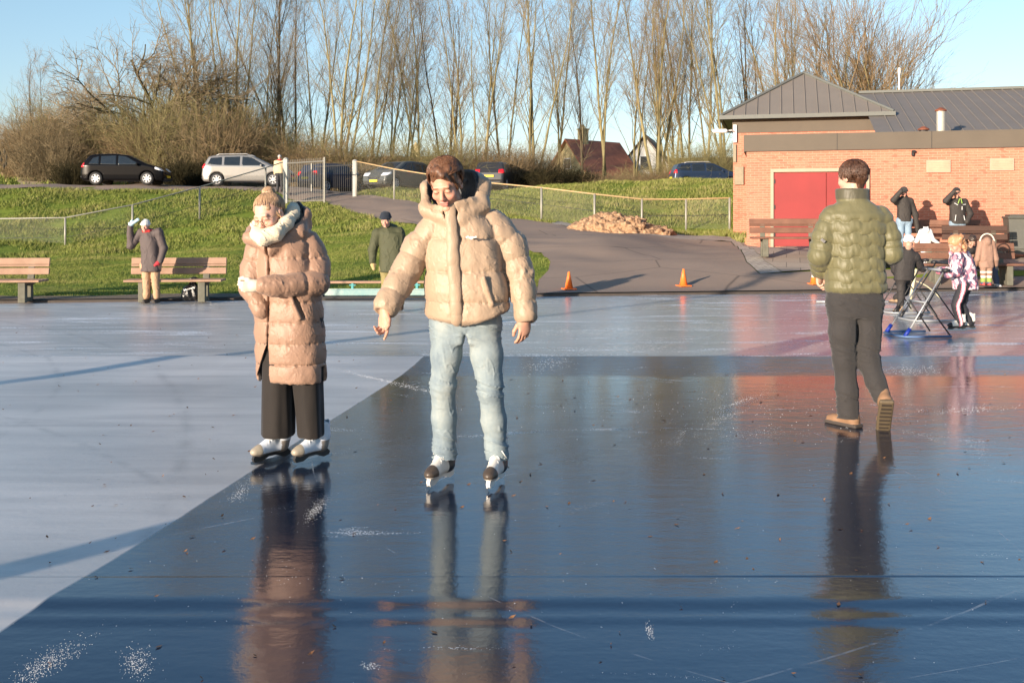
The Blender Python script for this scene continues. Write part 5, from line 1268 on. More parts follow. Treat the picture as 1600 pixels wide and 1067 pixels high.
# hood
s.ell(c_(448,352,.08),(.140,.12,.115),k=.03)
for a,b,ra,rb in ((c_(396,372,-.08),c_(430,388,-.13),.04,.035),(c_(430,388,-.13),c_(470,362,-.04),.035,.05),(c_(468,364,-.04),c_(474,336,.06),.045,.034),(c_(474,336,.06),c_(452,322,.16),.034,.04),(c_(396,372,-.08),c_(392,362,.04),.04,.04)): s.cone(a,b,ra,rb,k=.03)
s.ell(c_(436,332,.02),(.142,.15,.165),k=.02,mode='s'); s.cone(c_(428,335,-.02),c_(420,345,-.3),.11,.12,k=.02,mode='s')
# front opening groove, flap gap, side slit
fr=[(-.150,.50),(-.128,.62),(-.118,.8),(-.113,1.0),(-.112,1.2),(-.118,1.36)]
s.chain([np.array([x,-.145,z]) for x,z in fr],[.012,.010,.008,.008,.008,.01],k=.010,mode='s',sq=(1,6,1))
pf=polysdf([(-.128,.735),(-.245,.44),(-.09,.44)])
s.op((-.25,-.4,.42),(-.05,-.02,.76),lambda X,Y,Z: np.maximum(pf(X,Z+0*X),Y+.02)+0*X,k=.0,mode='s') if False else s.op((-.25,-.4,.42),(-.05,-.02,.76),lambda X,Y,Z: np.maximum(np.maximum(-(X-(-.128-(.735-Z)*.40)),X-(-.128+(.735-Z)*.10)),np.maximum(Y+.02,Z-.735)),k=.008,mode='s')
s.op((.14,-.3,.42),(.26,.0,.62),lambda X,Y,Z: np.maximum(np.abs(X-(.205))-.010,np.maximum(Y+.0,Z-.60)),k=.008,mode='s')
s.chain([c_(468,462,-.150),c_(482,492,-.140)],[.011,.010],k=.01,mode='s',sq=(1,2,1)); s.chain([c_(464,463,-.165),c_(477,494,-.16)],[.012,.012],k=.012)
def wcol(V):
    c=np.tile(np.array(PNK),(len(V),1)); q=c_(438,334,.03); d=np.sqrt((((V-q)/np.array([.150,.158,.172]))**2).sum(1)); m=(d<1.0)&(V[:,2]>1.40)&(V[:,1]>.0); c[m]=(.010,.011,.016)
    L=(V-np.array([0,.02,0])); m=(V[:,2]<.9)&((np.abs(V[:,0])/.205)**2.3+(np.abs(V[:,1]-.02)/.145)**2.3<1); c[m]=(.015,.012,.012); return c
def seamw2(V,N_):
    u=bzc(V[:,2]); f=1-np.abs(np.sin(np.pi*u)); return .002*WN(V[:,0]*1.5,V[:,1]*1.5,V[:,2])+.0036*f**4*WF(V[:,0],V[:,1],V[:,2]*.25)-.003*np.exp(-(WG(V[:,0]*.7,V[:,1]*.7,V[:,2]*.9+.5*V[:,0])/.10)**2)
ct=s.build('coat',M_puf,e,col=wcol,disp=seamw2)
m=MB(); m.tube([c_(428,373,-.165),c_(427,385,-.175)],.005,6); m.build('zip_pull',pm('zip_metal',(.5,.5,.5),.3,metal=.8),ct)
# snood
s=SDF((-.36,-.32,1.28),(.18,.26,1.66),.005)
s.chain([c_(405,352,-.09),c_(410,366,-.16),c_(423,373,-.20),c_(440,366,-.175),c_(452,350,-.09),c_(458,334,.0),c_(454,325,.08)],[.026,.034,.040,.042,.040,.036,.036],k=.03)
s.ell(c_(424,364,-.13),(.062,.05,.03),k=.03); s.chain([c_(405,350,-.09),c_(412,344,.03),c_(435,335,.10)],[.03,.035,.04],k=.02)
s.build('snood',pm('cream_fleece',hexc(206,192,166),.95,var=.05,bs=60,bstr=.35,bd=.004,sheen=.4),e,disp=lambda V,N_:-.006*np.exp(-(WG(V[:,0]*.4,V[:,1]*.4,V[:,2]*1.2+V[:,0]*.6)/.14)**2)+.0007*WF(*V.T))
# trousers
s=SDF((-.26,-.22,.12),(.27,.24,1.0),.006); pl=lambda X,Y,Z,a:.008*np.sin(3*a+1.0)+.002*np.sin(7*a+3*Z)
s.loft([(.70,.0,.02,.19,.12),(.95,0,.02,.18,.12)],n=2.3,puff=None)
s.loft([(.158,-.088,.015,.100,.105),(.45,-.085,.01,.097,.10),(.80,-.08,.015,.10,.10)],n=2.6,puff=pl,k=.004); s.loft([(.152,.122,.015,.082,.10),(.45,.105,.01,.088,.10),(.80,.085,.015,.10,.10)],n=2.6,puff=lambda X,Y,Z,a:pl(X,Y,Z,a+2),k=.004)
s.build('trousers',cloth('black_wool_trousers',hexc(32,27,24),.1,.8,fs=9,fstr=.2),e,disp=wrinkle(.002,.001,(1.5,1.5,.3)))
st2=dict(boot=(.62,.66,.72),toe=(.30,.26,.20),sole=(.16,.14,.12),heel=(.22,.19,.16),holder=pm('holder_black',(.03,.03,.03),.4))
skate(e,c_(432,722,.04)*(1,1,0),-40,st2,.95); skate(e,c_(494,722,.04)*(1,1,0),-38,st2,.95)
# glove
s=SDF(c_(418,443,-.22)-.13,c_(405,443,-.22)+.13,.004); add_hand(s,c_(414,443,-.23),(-1,-.25,-.12),(.0,-.35,.9),.95,curl=(1.1,1.2,1.25,1.3),k=.01); s.cone(c_(422,443,-.225),c_(412,443,-.23),.036,.034,k=.02)
s.build('glove',pm('cream_glove',hexc(206,192,172),.95,bs=120,bstr=.5,bd=.003),e)
def w_hair(s):
    s.ell((0,.025,.040),(.084,.100,.087)); s.cone((-.05,-.04,.055),(-.076,-.01,-.01),.016,.010,k=.02); s.cone((.05,-.04,.055),(.077,-.0,-.01),.016,.010,k=.02)
    s.ell((0,-.118,.0),(.072,.078,.088),k=.012,mode='s'); s.ell((0,-.04,-.13),(.14,.16,.085),k=.01,mode='s'); s.cone((0,-.10,.12),(0,.02,.145),.004,.004,k=.01,mode='s')
    s.ell((0,.062,.120),(.037,.035,.034),k=.012)
wn=SN(41,70,2)
hair(e,hp,hR,1.04,M_blond:=hairmat('blonde_hair',hexc(116,90,70),hexc(176,144,112),(1,.3,.3)),w_hair,disp=lambda V,N_:.003*wn(V[:,0]+.5*V[:,1],V[:,1]*.2,V[:,2]*.3)+.003*WN(*V.T))
strands_mesh(e,hp,hR,1.04,M_blond,1300,6,lambda p:tuple(np.array([0,.060,.14])-p),lambda p:(p[2]>.074-(.8*max(0,p[1]+.05))) and p[2]>-.05,L=(.05,.09),lift=.003,rad=.0022,curl=.006,c=(0,.025,.040),rr=(.085,.100,.088))
strands_mesh(e,hp,hR,1.04,M_blond,420,7,lambda p:(-(p[1]-.060),p[0],.3),lambda p:True,L=(.05,.10),lift=.004,rad=.003,curl=.02,c=(0,.062,.120),rr=(.036,.034,.033))
m=MB()
def hl(p): return np.array(hR)@(np.array(p)*1.04)+hp
for x in (-1,1):
    pts=[hl((x*.034+.023*math.cos(a),-.110+.006*abs(math.cos(a)),-.006+.019*math.sin(a))) for a in np.linspace(0,6.283,17)]; m.tube(pts,.0016,5); m.tube([hl((x*.057,-.108,.0)),hl((x*.080,-.03,.006)),hl((x*.083,.01,.0))],.0016,5)
m.tube([hl((-.011,-.110,-.002)),hl((0,-.114,.0)),hl((.011,-.110,-.002))],.0016,5); m.build('glasses',pm('gold_frame',(.45,.3,.15),.3,metal=.8),e,True)

# ---------- man walking away in the green quilted jacket
e,g=new_person(1335,668,0,0,'man in an olive green quilted jacket walking away across the ice')
c_=lambda px,py,y=0.0: np.array([(px-1335)/215*(1+y/7.43),y,(668-py)/215])
hp=c_(1333,279,.03); hR=rotm(212,4,0)
J=dict(pel=c_(1336,452,0),chest=c_(1336,370,0),neck=c_(1334,318,.0),shL=c_(1297,338,0),shR=c_(1376,338,0),elL=c_(1281,395,-.02),elR=c_(1398,392,-.02),wrL=c_(1290,428,.14),wrR=c_(1385,420,.22),
 hiL=c_(1318,475,0),hiR=c_(1355,475,0),knL=c_(1322,560,.02),knR=c_(1358,560,.0),anL=c_(1328,645,.04),anR=c_(1371,625,-.10))
body_mesh(e,J,.006,hp,hR,1.0,hands=[(c_(1288,430,.11),(-.05,-.2,-1),(.6,.6,0),(.8,.9,1.0,1.1),1.0)],sc=1.0,skin=(.52,.30,.22))
s=SDF((-.42,-.34,.93),(.42,.40,1.78),.006)
def quilt(X,Z):
    tr=np.clip(2.2*np.sin(2*np.pi*X/.135),-1,1)*.5; u=(Z+.020*tr)/.088; row=np.floor(u)
    tr2=np.clip(2.2*np.sin(2*np.pi*X/.135+np.pi*0),-1,1)
    return .015*np.abs(np.sin(np.pi*u))**.4-.007
s.loft([(.975,.008,0,.205,.135),(1.02,.008,0,.215,.148),(1.15,.005,0,.205,.145),(1.3,.005,0,.202,.14),(1.45,.005,0,.215,.14),(1.55,.005,.0,.205,.13),(1.61,.003,.0,.155,.11),(1.65,.0,.0,.10,.095)],n=2.5,puff=lambda X,Y,Z,a: quilt(X,Z)*np.clip((1.57-Z)/.03,0,1)+0*a,rd=.02)
def armq(P,r,A=.016): s.chain([np.array(q) for q in P],r,k=.012,puff=lambda u:A*(np.abs(np.sin(np.pi*u*2.2+.3))**.5)-A*.45)
armq([c_(1301,338,0),c_(1287,370,-.01),c_(1280,400,-.02),c_(1289,424,.10)],[.078,.080,.077,.060]); armq([c_(1374,338,0),c_(1388,370,-.01),c_(1391,396,-.02),c_(1384,412,.18)],[.078,.078,.074,.058])
s.loft([(1.62,-.01,.005,.105,.10),(1.66,-.01,.01,.118,.108),(1.735,-.012,.015,.120,.105)],n=2.1,k=.012,rd=.015); s.loft([(1.66,-.01,.015,.098,.088),(1.8,-.012,.015,.104,.09)],n=2.1,k=.008,mode='s')
OLV=(.125,.115,.058)
M_olv=nylon('olive_quilt',.5)
jk=s.build('jacket',M_olv,e,col=lambda V: np.where((V[:,2]>1.655)[:,None],np.array([.075,.068,.042]),np.array(OLV)),disp=lambda V,N_:.0015*WN(V[:,0]*1.5,V[:,1]*1.5,V[:,2])+.0016*WF(V[:,0]*.8,V[:,1]*.8,V[:,2]*.4)*np.clip((1.55-V[:,2])*9,0,1))
m=MB(); m.box(c_(1279,376,-.10),(.035,.02,.02),rot=rotm(-25,0,40)); m.build('sleeve_badge',M_blk,jk)
s=SDF((-.28,-.30,.06),(.30,.26,1.04),.006)
s.loft([(.80,.0,.0,.185,.12),(.90,.0,0,.20,.135),(1.0,.0,0,.195,.13)],n=2.3,rd=.02)
leg(s,[c_(1317,470,0),c_(1317,520,.0),c_(1321,565,.02),c_(1325,610,.03),c_(1328,652,.035)],[.105,.098,.078,.076,.074]); leg(s,[c_(1356,470,0),c_(1356,520,.01),c_(1357,565,.0),c_(1364,595,-.06),c_(1370,616,-.10)],[.105,.095,.078,.068,.060])
s.cone(c_(1335,495,-.17),c_(1336,535,-.14),.008,.012,k=.02,mode='s',sq=(1,3,1)); s.ell(c_(1338,520,0),(.012,.2,.06),k=.03,mode='s')
s.build('trousers',cloth('grey_trousers',hexc(50,48,48),.1,.85,fs=18,fstr=.4),e,disp=fold)
shoe(e,c_(1331,668,.05)*(1,1,0)+(0,0,.0),212,0,(.22,.125,.07)); _sp=np.array([c_(1372,612)[0]-.015,-.195,.152]); sh_=shoe(e,_sp,168,52,(.24,.14,.08),sc=1.12,sole=(.10,.075,.045))
m=MB()
for k in range(7): m.box((0,.06-.035*k,-.002),(.07-.004*abs(k-3),.018,.008),bev=.002)
_M=np.eye(4); _M[:3,:3]=rotm(168,52,0)*1.12; _M[:3,3]=_sp; m.build('sole_tread',pm('tread_rubber',(.03,.022,.015),.9),sh_,M=_M)
def m2hair(s):
    s.ell((0,.022,.045),(.090,.106,.090)); s.cone((0,.075,-.01),(0,.07,-.055),.065,.04,k=.03,sq=(1,.7,1)); s.ell((0,-.10,-.02),(.08,.09,.09),k=.012,mode='s'); s.ell((0,-.05,-.13),(.13,.13,.075),k=.01,mode='s')
    for x in (-1,1): s.ell((x*.088,-.005,-.015),(.02,.03,.04),k=.01,mode='s')
hair(e,hp,hR,1.0,hairmat('dark_brown_hair',hexc(34,24,18),hexc(86,58,42),(1,.4,.2)),m2hair,disp=strands(.005,None))
strands_mesh(e,hp,hR,1.0,hairmat('dark_brown_hair',0,0),1500,8,lambda p:(p[0]*3,p[1]*2-.0,-.6),lambda p:(p[2]>.05 or p[1]>.0) and p[2]>-.05,L=(.04,.08),lift=.007,rad=.0028,curl=.14,c=(0,.022,.043),rr=(.090,.106,.090))
# ================= smaller figures
def figure(px,py,label,H,z=None,d=None,group=None,ov={},hd=(0,8,0),hdo=(0,0,0),coat=(.05,.05,.05),hem=.48,cw=1.0,leg_c=(.1,.15,.25),hat=None,hair_c=None,boots=(.05,.04,.03),skin=SKIN,hands=(),gloves={},hood=None,h=.0105,lean=0,sit=False,toe=0,scarf=None,flare=1.0,accents=None,sleeve=1.0,child=False,leg_w=1.0,body_h=None,puffy=0,parts='coat',coatfn=None,skates=None):
    if d is None: d=F*(CH-(z or 0))/(py-HZ)
    z=CH-(py-HZ)*d/F; S=F/d; g=W(px,py,d); e=empty('person',g,0,label,'person',group)
    k=H/1.8; hs=k*(1.0 if not child else 1.27)
    T=dict(pel=(0,.52),chest=(0,.72),neck=(0,.835),shL=(-.10,.80),shR=(.10,.80),elL=(-.125,.63),elR=(.125,.63),wrL=(-.13,.49),wrR=(.13,.49),hiL=(-.05,.5),hiR=(.05,.5),knL=(-.055,.28),knR=(.055,.28),anL=(-.055,.05),anR=(.055,.05))
    J={q:np.array([v[0]*H,0,v[1]*H]) for q,v in T.items()}
    for q,v in ov.items():
        if q in T: J[q]=np.array([(v[0]-px)/S, v[2] if len(v)>2 else 0,(py-v[1])/S])
    hp=np.array([(ov['head'][0]-px)/S,(ov['head'][2] if len(ov['head'])>2 else 0)-.02,(py-ov['head'][1])/S]) if 'head' in ov else np.array([0,-.02,H*.925])
    hR=rotm(*hd)
    hands=[tuple([J['wr'+q]+np.array([0,0,0])]+list(r)) for q,*r in hands]
    body_mesh(e,J,body_h or h*.9,hp,hR,hs,skin=skin,hands=hands,sc=k*.88)
    A=np.array(list(J.values())+[hp]); s=SDF(A.min(0)-.25,A.max(0)+.25,h)
    top=J['neck'][2]; hz=hem*H; mz=(hz+top)/2; px_,py_=J['pel'][:2]; cx,cy=J['chest'][:2]; nx,ny=J['neck'][:2]
    w=.105*H*cw
    pf_=(lambda X,Y,Z,a: puffy*(np.abs(np.sin(np.pi*Z/.10))**.5)-puffy*.4) if puffy else (lambda X,Y,Z,a:.004*np.sin(5*a+6*Z))
    s.loft([(hz,px_,py_,w*flare,.085*H*flare),(mz,(px_+cx)/2,(py_+cy)/2,w,.078*H),(J['chest'][2]+.03*H,cx,cy,w*1.03,.078*H),((J['shL'][2]+J['shR'][2])/2+.012*H if not sit else top-.045*H,nx*.7+cx*.3,ny*.7+cy*.3,w*.86,.070*H),(top+.005*H,nx,ny,.050*H*cw,.052*H)],n=2.3,puff=pf_,rd=.02)
    for q in 'LR': s.chain([J['sh'+q],J['el'+q],J['wr'+q]],[.050*H*sleeve,.043*H*sleeve,.032*H*sleeve],k=.025*k,puff=(lambda u:puffy*(np.abs(np.sin(np.pi*u*3))**.5)-puffy*.4) if puffy else None)
    s.cone(J['neck']+(0,.0,-.03*H),J['neck']+(0,0,.02*H),.05*H,.042*H,k=.03)
    for q in 'LR': s.cone(J['neck']+(0,0,-.02*H),J['sh'+q]+(0,0,.002*H),.048*H,.050*H*sleeve,k=.03)
    if hood=='up': s.frame(hR,hp); s.ell((0,.02*hs,.02*hs),tuple(np.array([.108,.118,.128])*hs),k=.02); s.ell((0,-.125*hs,-.01*hs),tuple(np.array([.075,.08,.10])*hs),k=.01,mode='s'); s.frame()
    elif hood=='down': s.ell(J['neck']+(0,.05*H,.0),(.085*H,.05*H,.055*H),k=.03)
    if hem<.48: s.cone(J['pel']*np.array([1,1,0])+np.array([.0,-.10*H,hz-.05]),np.array([px_,py_-.10*H,hz+.18*H]),.016*H,.002,k=.01,mode='s')
    cf=coatfn or (lambda V:np.array(coat))
    ct=s.build(parts,vcm('outdoor_cloth',.75,bs=30,bstr=.4,bd=.006,noise=.10,ns=9),e,col=cf,disp=lambda V,N_:-.007*k*np.exp(-(WN(V[:,0]*1.1,V[:,1],V[:,2]*.9)/.2)**2))
    s=SDF(np.minimum(A.min(0),[9,9,-.0])-.2,A.max(0)+.2,h); LW=leg_w
    s.cone(J['hiL'],J['hiR'],.068*H*LW,.068*H*LW,k=.03)
    for q in 'LR': 
        hi_,kn,an=J['hi'+q],J['kn'+q],J['an'+q]; s.chain([hi_,kn,an+(0,0,.02*H)],[.060*H*LW,.043*H*LW,.036*H*LW],k=.02,puff=lambda u:.004*np.sin(11*u))
    s.build('trousers',vcm('outdoor_cloth'),e,col=(leg_c if callable(leg_c) else (lambda V:np.array(leg_c))),disp=lambda V,N_:-.008*k*np.exp(-(WN(V[:,0],V[:,1],V[:,2]*1.4)/.2)**2))
    for q in 'LR':
        an=J['an'+q]; yw=toe if not isinstance(toe,dict) else toe[q]
        if skates: skate(e,(an[0],an[1],an[2]-.05*H+.0),yw,skates,.82 if child else .95)
        else: shoe(e,(an[0],an[1],an[2]-.05*H),yw,0,boots,sc=max(.62,k)*(1.1 if child else 1),h=.009,name='boot' if child else 'shoe')
    if hat: 
        hc,kind=hat; s=SDF(hp-.3,hp+.3,.007); s.frame(hR,hp); q=hs
        s.ell((0,.012*q,.048*q),(.094*q,.108*q,.092*q)); s.ell((0,-.03*q,-.10*q),(.16*q,.17*q,.105*q),k=.01,mode='s')
        s.chain([(.092*q*math.sin(a),.012*q-.104*q*math.cos(a),(.034+.008*math.cos(a))*q) for a in np.linspace(0,6.283,17)],[.013*q]*17,k=.01)
        if kind=='cap': s.ell((0,-.12*q,.035*q),(.065*q,.055*q,.010*q),k=.01)
        if kind=='ears':
            for x in (-1,1): s.ell((x*.065*q,0,.125*q),(.026*q,.02*q,.028*q),k=.01)
        if kind=='pom': s.ell((0,.01,.15*q),.032*q,k=.01)
        s.frame(); s.build('hat',cloth('knit_%d_%d'%(int(hc[0]*99),int(hc[2]*99)),hc,.1,.95,bs if False else 30,.5,.006),e,disp=wrinkle(.002,.002))
    if hair_c:
        s=SDF(hp-.3,hp+.3,.007); s.frame(hR,hp); q=hs; s.ell((0,.022*q,.045*q),(.090*q,.106*q,.092*q)); s.ell((0,-.115*q,-.02*q),(.07*q,.075*q,.085*q),k=.01,mode='s'); s.ell((0,-.05*q,-.13*q),(.14*q,.14*q,.085*q),k=.01,mode='s')
        if hair_c[1]=='curly':
            rr=np.random.RandomState(8)
            for i in range(34): a=rr.uniform(0,6.28); zz=rr.uniform(-.14,.08); s.ell((.088*q*math.cos(a)+.0,.02+.10*q*abs(math.sin(a)),zz*q),rr.uniform(.018,.034)*q,k=.008)
            for i in range(8): s.ell((-.02+rr.uniform(-.04,.05),.02+rr.uniform(-.03,.05),-.12*q-i*.014),.026*q,k=.008)
        s.frame(); s.build('hair',hair_c[0],e,disp=wrinkle(.003,.003))
    if scarf: s=SDF(J['neck']-.2,J['neck']+.25,.008); s.chain([J['neck']+np.array([.05*H*math.sin(a),-.05*H*math.cos(a),.02*H]) for a in np.linspace(0,6.283,11)],[.02*H]*11,k=.01); s.build('scarf',cloth('scarf_red',scarf,.1,.9),e)
    for q,(gc,dv) in gloves.items():
        w_=J['wr'+q]; dv=np.array(dv,float); dv/=np.linalg.norm(dv); s=SDF(w_-.26,w_+.26,.008); s.cone(w_-dv*.02,w_+dv*.06*k,.036*k,.040*k,k=.01); s.cone(w_+dv*.06*k,w_+dv*.13*k,.042*k,.030*k,k=.02,sq=(1,1,1)); sd=np.cross(dv,[0,1,0]); s.cone(w_+dv*.03,w_+dv*.07*k+sd*.05*k,.018*k,.014*k,k=.01)
        s.build('glove',cloth('glove_%d_%d_%d'%tuple(int(x*99) for x in gc),gc,.1,.8),e)
    return e,J,hp,hR,S,ct
up=(.0,-.2,1)
# spectator left
e,J,hp,hR,S,ct=figure(236,472.5,'older spectator in a long dark coat and white hat shading the eyes beside the bench',1.58,z=.03,coat=(.085,.065,.062),hem=.35,cw=.98,flare=1.08,leg_c=(.40,.25,.15),hat=((.62,.60,.56),'knit'),scarf=(.45,.03,.03),boots=(.05,.045,.04),
 ov=dict(shL=(221,364),shR=(248,364),elL=(206,384,-.05),wrL=(207,355,-.12),elR=(256,388,0),wrR=(253,408,-.08),head=(229,353,-.04),neck=(231,364),hiL=(228,415),hiR=(243,415),knL=(229,440),knR=(243,440),anL=(229,466),anR=(245,466),chest=(234,380),pel=(236,410)),gloves=dict(L=((.40,.55,.60),(.3,-.1,.8)),R=((.42,.03,.04),(-.7,-.3,-.6))),hood='down')
m=MB(); a=J['wrL']+(.0,-.02,.03); m.box(a+(.11,-.03,.07),(.05,.04,.17),rot=rotm(0,0,55),bev=.014); m.build('mitten_flap',cloth('mitten_blue',(.40,.60,.68)),e)
# olive parka
e,*_q=figure(601,489,'man in a dark olive parka and black beanie behind the beige puffer jacket',1.72,z=0,coat=(.055,.058,.028),hem=.385,cw=1.12,flare=1.05,leg_c=(.22,.18,.07),hat=((.015,.02,.03),'knit'),boots=(.20,.09,.03),hood='down',hd=(-5,18,0),
 ov=dict(head=(592,343,-.08),neck=(596,358),shL=(578,366),shR=(612,364),elL=(571,390,0),elR=(619,388),wrL=(571,408,-.05),wrR=(622,405,-.05),knL=(592,450),knR=(608,452),anL=(590,482,.1),anR=(612,478,.25),hiL=(592,420),hiR=(608,420)),gloves=dict(L=((.42,.30,.14),(.2,-.1,-1)),R=((.42,.30,.14),(0,-.1,-1))))
e.location.x+=.12
# person at gate
figure(437,300,'person in a beige jacket standing behind the fence beside the white gate post',1.68,d=46.5,coat=(.55,.44,.28),hem=.50,cw=1.15,leg_c=(.03,.03,.035),hair_c=(hairmat('grey_hair',(.35,.30,.26),(.55,.5,.45)),'short'),h=.02,scarf=(.35,.06,.05),hood='down')
# two men shading their eyes
g=gd(1413,25.9); py=HZ+(CH-g[2]-.05)*F/25.9
jb=(.035,.030,.027)
e,J,hp,hR,S,ct=figure(1413,py,'man in dark fleece and cap shading his eyes at the wall, left of the pair',1.74,d=25.9,coat=jb,hem=.49,leg_c=(.20,.28,.36),hat=((.04,.035,.03),'cap'),ov=dict(shL=(1402,316),elL=(1393,313,-.15),wrL=(1402,299,-.25),head=(1411,300,-.04),shR=(1422,315),elR=(1430,335),wrR=(1433,356)),gloves=dict(L=((.03,.03,.03),(1,-.2,.1)),R=((.03,.03,.03),(.1,-.1,-1))),cw=.95)
g=gd(1496,25.7); py=HZ+(CH-g[2]-.05)*F/25.7
e,J,hp,hR,S,ct=figure(1496,py,'man in a black jacket with green neck stripes shading his eyes with a bare hand',1.72,d=25.7,coat=jb,hem=.49,leg_c=(.20,.27,.34),hat=((.02,.02,.02),'knit'),ov=dict(shL=(1483,316),elL=(1474,314,-.15),wrL=(1484,300,-.25),head=(1493,301,-.04),shR=(1507,316),elR=(1516,334,0),wrR=(1508,347,-.1)),hands=[('L',(1,-.25,.05),(0,-1,.3),(.15,.15,.2,.2),1.0)],cw=1.05)
m=MB(); 
for x,z,r_ in ((-.03,.005,18),(.035,.01,-15)): m.box(J['chest']+(x,-.150,.17+z),(.012,.02,.13),rot=rotm(0,0,r_))
m.build('neck_stripe',pm('lime_stripe',(.35,.55,.12),.6),ct)
m=MB(); m.box(J['chest']+(-.10,-.150,.10),(.10,.02,.012),rot=rotm(0,0,28)); m.box(J['chest']+(.11,-.148,.09),(.07,.02,.010),rot=rotm(0,0,-5)); m.box(J['chest']+(.05,-.150,.0),(.008,.02,.09)); m.box(J['pel']+(-.11,-.140,.10),(.008,.02,.15),rot=rotm(0,0,8)); m.box(J['pel']+(.11,-.140,.10),(.008,.02,.12),rot=rotm(0,0,-12)); m.build('reflective_trim',M_print,ct)
# child in white
figure(1446,413,'small child in a white hooded suit with little ears, arms stretched out',.94,d=23.6,coat=(.66,.655,.64),hem=.40,cw=1.25,leg_c=(.65,.64,.63),hood='up',hat=((.66,.655,.64),'ears'),hd=(180,0,0),child=True,ov=dict(elL=(1432,377),wrL=(1424,373),elR=(1458,375),wrR=(1466,380),head=(1446,361)),boots=(.6,.6,.6),leg_w=1.2,gloves=dict(L=((.75,.73,.7),(-1,0,0)),R=((.62,.42,.33),(1,0,-.4))),sleeve=1.15)
# child in black snowsuit
figure(1414,490,'child in a black snowsuit and white hat pushing a skating aid',1.27,z=0,coat=(.030,.026,.025),hem=.42,cw=1.15,leg_c=(.030,.026,.025),hat=((.72,.71,.69),'knit'),hd=(150,10,0),child=True,puffy=.006,hood='down',
 ov=dict(head=(1419,378,-.02),neck=(1419,392),chest=(1416,408),pel=(1412,430),shL=(1405,400),shR=(1430,402),elL=(1402,422,.1),wrL=(1412,432,.25),elR=(1438,414,.05),wrR=(1446,422,.1),hiL=(1408,435),hiR=(1418,435,.1),knL=(1408,460),knR=(1422,458,.2),anL=(1407,482),anR=(1413,470,.35)),boots=(.30,.20,.12),toe=-160,sleeve=1.15,leg_w=1.1,gloves=dict(R=((.03,.03,.03),(.8,.3,-.1)),L=((.03,.03,.03),(.8,.6,-.1))))
# girl in floral jacket
def floral(V):
    n=SN(60,60,2)(*V.T); n2=SN(61,75,2)(*V.T); c=np.tile(np.array([.72,.62,.62]),(len(V),1)); c[n>.12]=(.55,.20,.26); c[n2>.28]=(.10,.07,.12); return c
def stripe(V): c=np.tile(np.array([.022,.022,.028]),(len(V),1)); a=V[:,0]+.06*(1-np.clip(V[:,2]/.7,0,1)); m=(V[:,1]<-.02)&(np.abs(V[:,0]-(-.075-.06*np.exp(-((V[:,2]-.38)/.13)**2)+.03*np.clip(V[:,2]-.5,0,1)))<.011); m2=(V[:,1]<-.02)&(np.abs(V[:,0]-(-.075-.06*np.exp(-((V[:,2]-.38)/.13)**2)+.03*np.clip(V[:,2]-.5,0,1)))<.024); c[m2]=(.65,.20,.26); c[m]=(.7,.66,.66); return c
figure(1508,524,'girl with curly blonde hair in a pink floral jacket on white skates',1.36,z=0,coat=(.7,.6,.6),coatfn=floral,hem=.44,cw=1.12,leg_c=stripe,hair_c=(hairmat('strawberry_hair',hexc(140,94,62),hexc(190,144,106)),'curly'),hd=(-75,28,0),child=True,h=.0085,hood='down',
 ov=dict(head=(1491,382,-.02),neck=(1500,396),chest=(1503,414),pel=(1509,440),shL=(1492,404,-.08),shR=(1512,402,.08),elL=(1486,424,-.16),wrL=(1471,428,-.18),elR=(1500,424,.12),wrR=(1476,424,.18),hiL=(1503,446,-.04),hiR=(1512,446,.06),knL=(1491,476,-.05),knR=(1506,478,.07),anL=(1498,508,-.03),anR=(1519,508,.08)),toe=-82,sleeve=1.1,leg_w=.95,skates=dict(boot=(.66,.64,.58),toe=(.02,.02,.022),sole=(.02,.02,.022),heel=(.02,.02,.022),holder=pm('holder_black',(.03,.03,.03),.4)),hands=[('L',(-1,-.1,-.1),(0,0,1),(1.2,1.2,1.2,1.2),.8)])
# adult sitting bent forward on the front bench
gb=gp(1511,446)
figure(1513,gb[2]*0+447,'dark haired adult in black sitting bent forward on the front bench',1.70,d=float(gb[1]),coat=(.020,.018,.018),hem=.27,cw=.95,leg_c=(.04,.06,.11),hair_c=(hairmat('black_hair',(.012,.009,.008),(.06,.04,.03)),'short'),hd=(-8,42,0),
 ov=dict(pel=(1518,412,.25),chest=(1516,396,.05),neck=(1514,388,-.05),head=(1512,376,-.20),shL=(1500,391,-.02),shR=(1531,391,-.02),elL=(1499,408,-.2),wrL=(1508,416,-.4),elR=(1534,408,-.2),wrR=(1526,416,-.4),hiL=(1510,414,.2),hiR=(1527,414,.2),knL=(1504,412,-.22),knR=(1545,412,-.20),anL=(1502,444,-.2),anR=(1552,442,-.15)),boots=(.55,.54,.52))
# child in brown
gb=gp(1541,448)
def brn(V): c=np.tile(np.array([.27,.16,.115]),(len(V),1)); return c
def brl(V): c=np.tile(np.array([.26,.155,.11]),(len(V),1)); c[np.abs(V[:,2]-.30)<.018]=(.75,.66,.55); c[np.abs(V[:,2]-.20)<.018]=(.75,.66,.55); c[V[:,2]<.17]=(.22,.28,.06); c[V[:,2]<.085]=(.06,.08,.16); return c
e,J,hp,hR,S,ct=figure(1541,447,'small child in a brown hooded suit standing with its back to the camera',1.14,d=float(gb[1])-.75,coat=(.4,.22,.12),coatfn=brn,hem=.34,cw=1.22,leg_c=brl,hood='up',hd=(180,0,0),child=True,ov=dict(head=(1541,379),elL=(1527,405),wrL=(1527,415,.1),elR=(1556,405),wrR=(1558,414,.05)),boots=(.45,.06,.05),leg_w=1.25,sleeve=1.2,toe=180,gloves=dict(R=((.02,.02,.02),(.2,.1,-1))))
m=MB(); m.tube([hp+np.array([.150*math.cos(a),-.02,.02+.165*math.sin(a)]) for a in np.linspace(-.3,3.45,22)],.014,8); m.build('hood_trim',cloth('cream_trim',(.72,.62,.5)),ct,True)
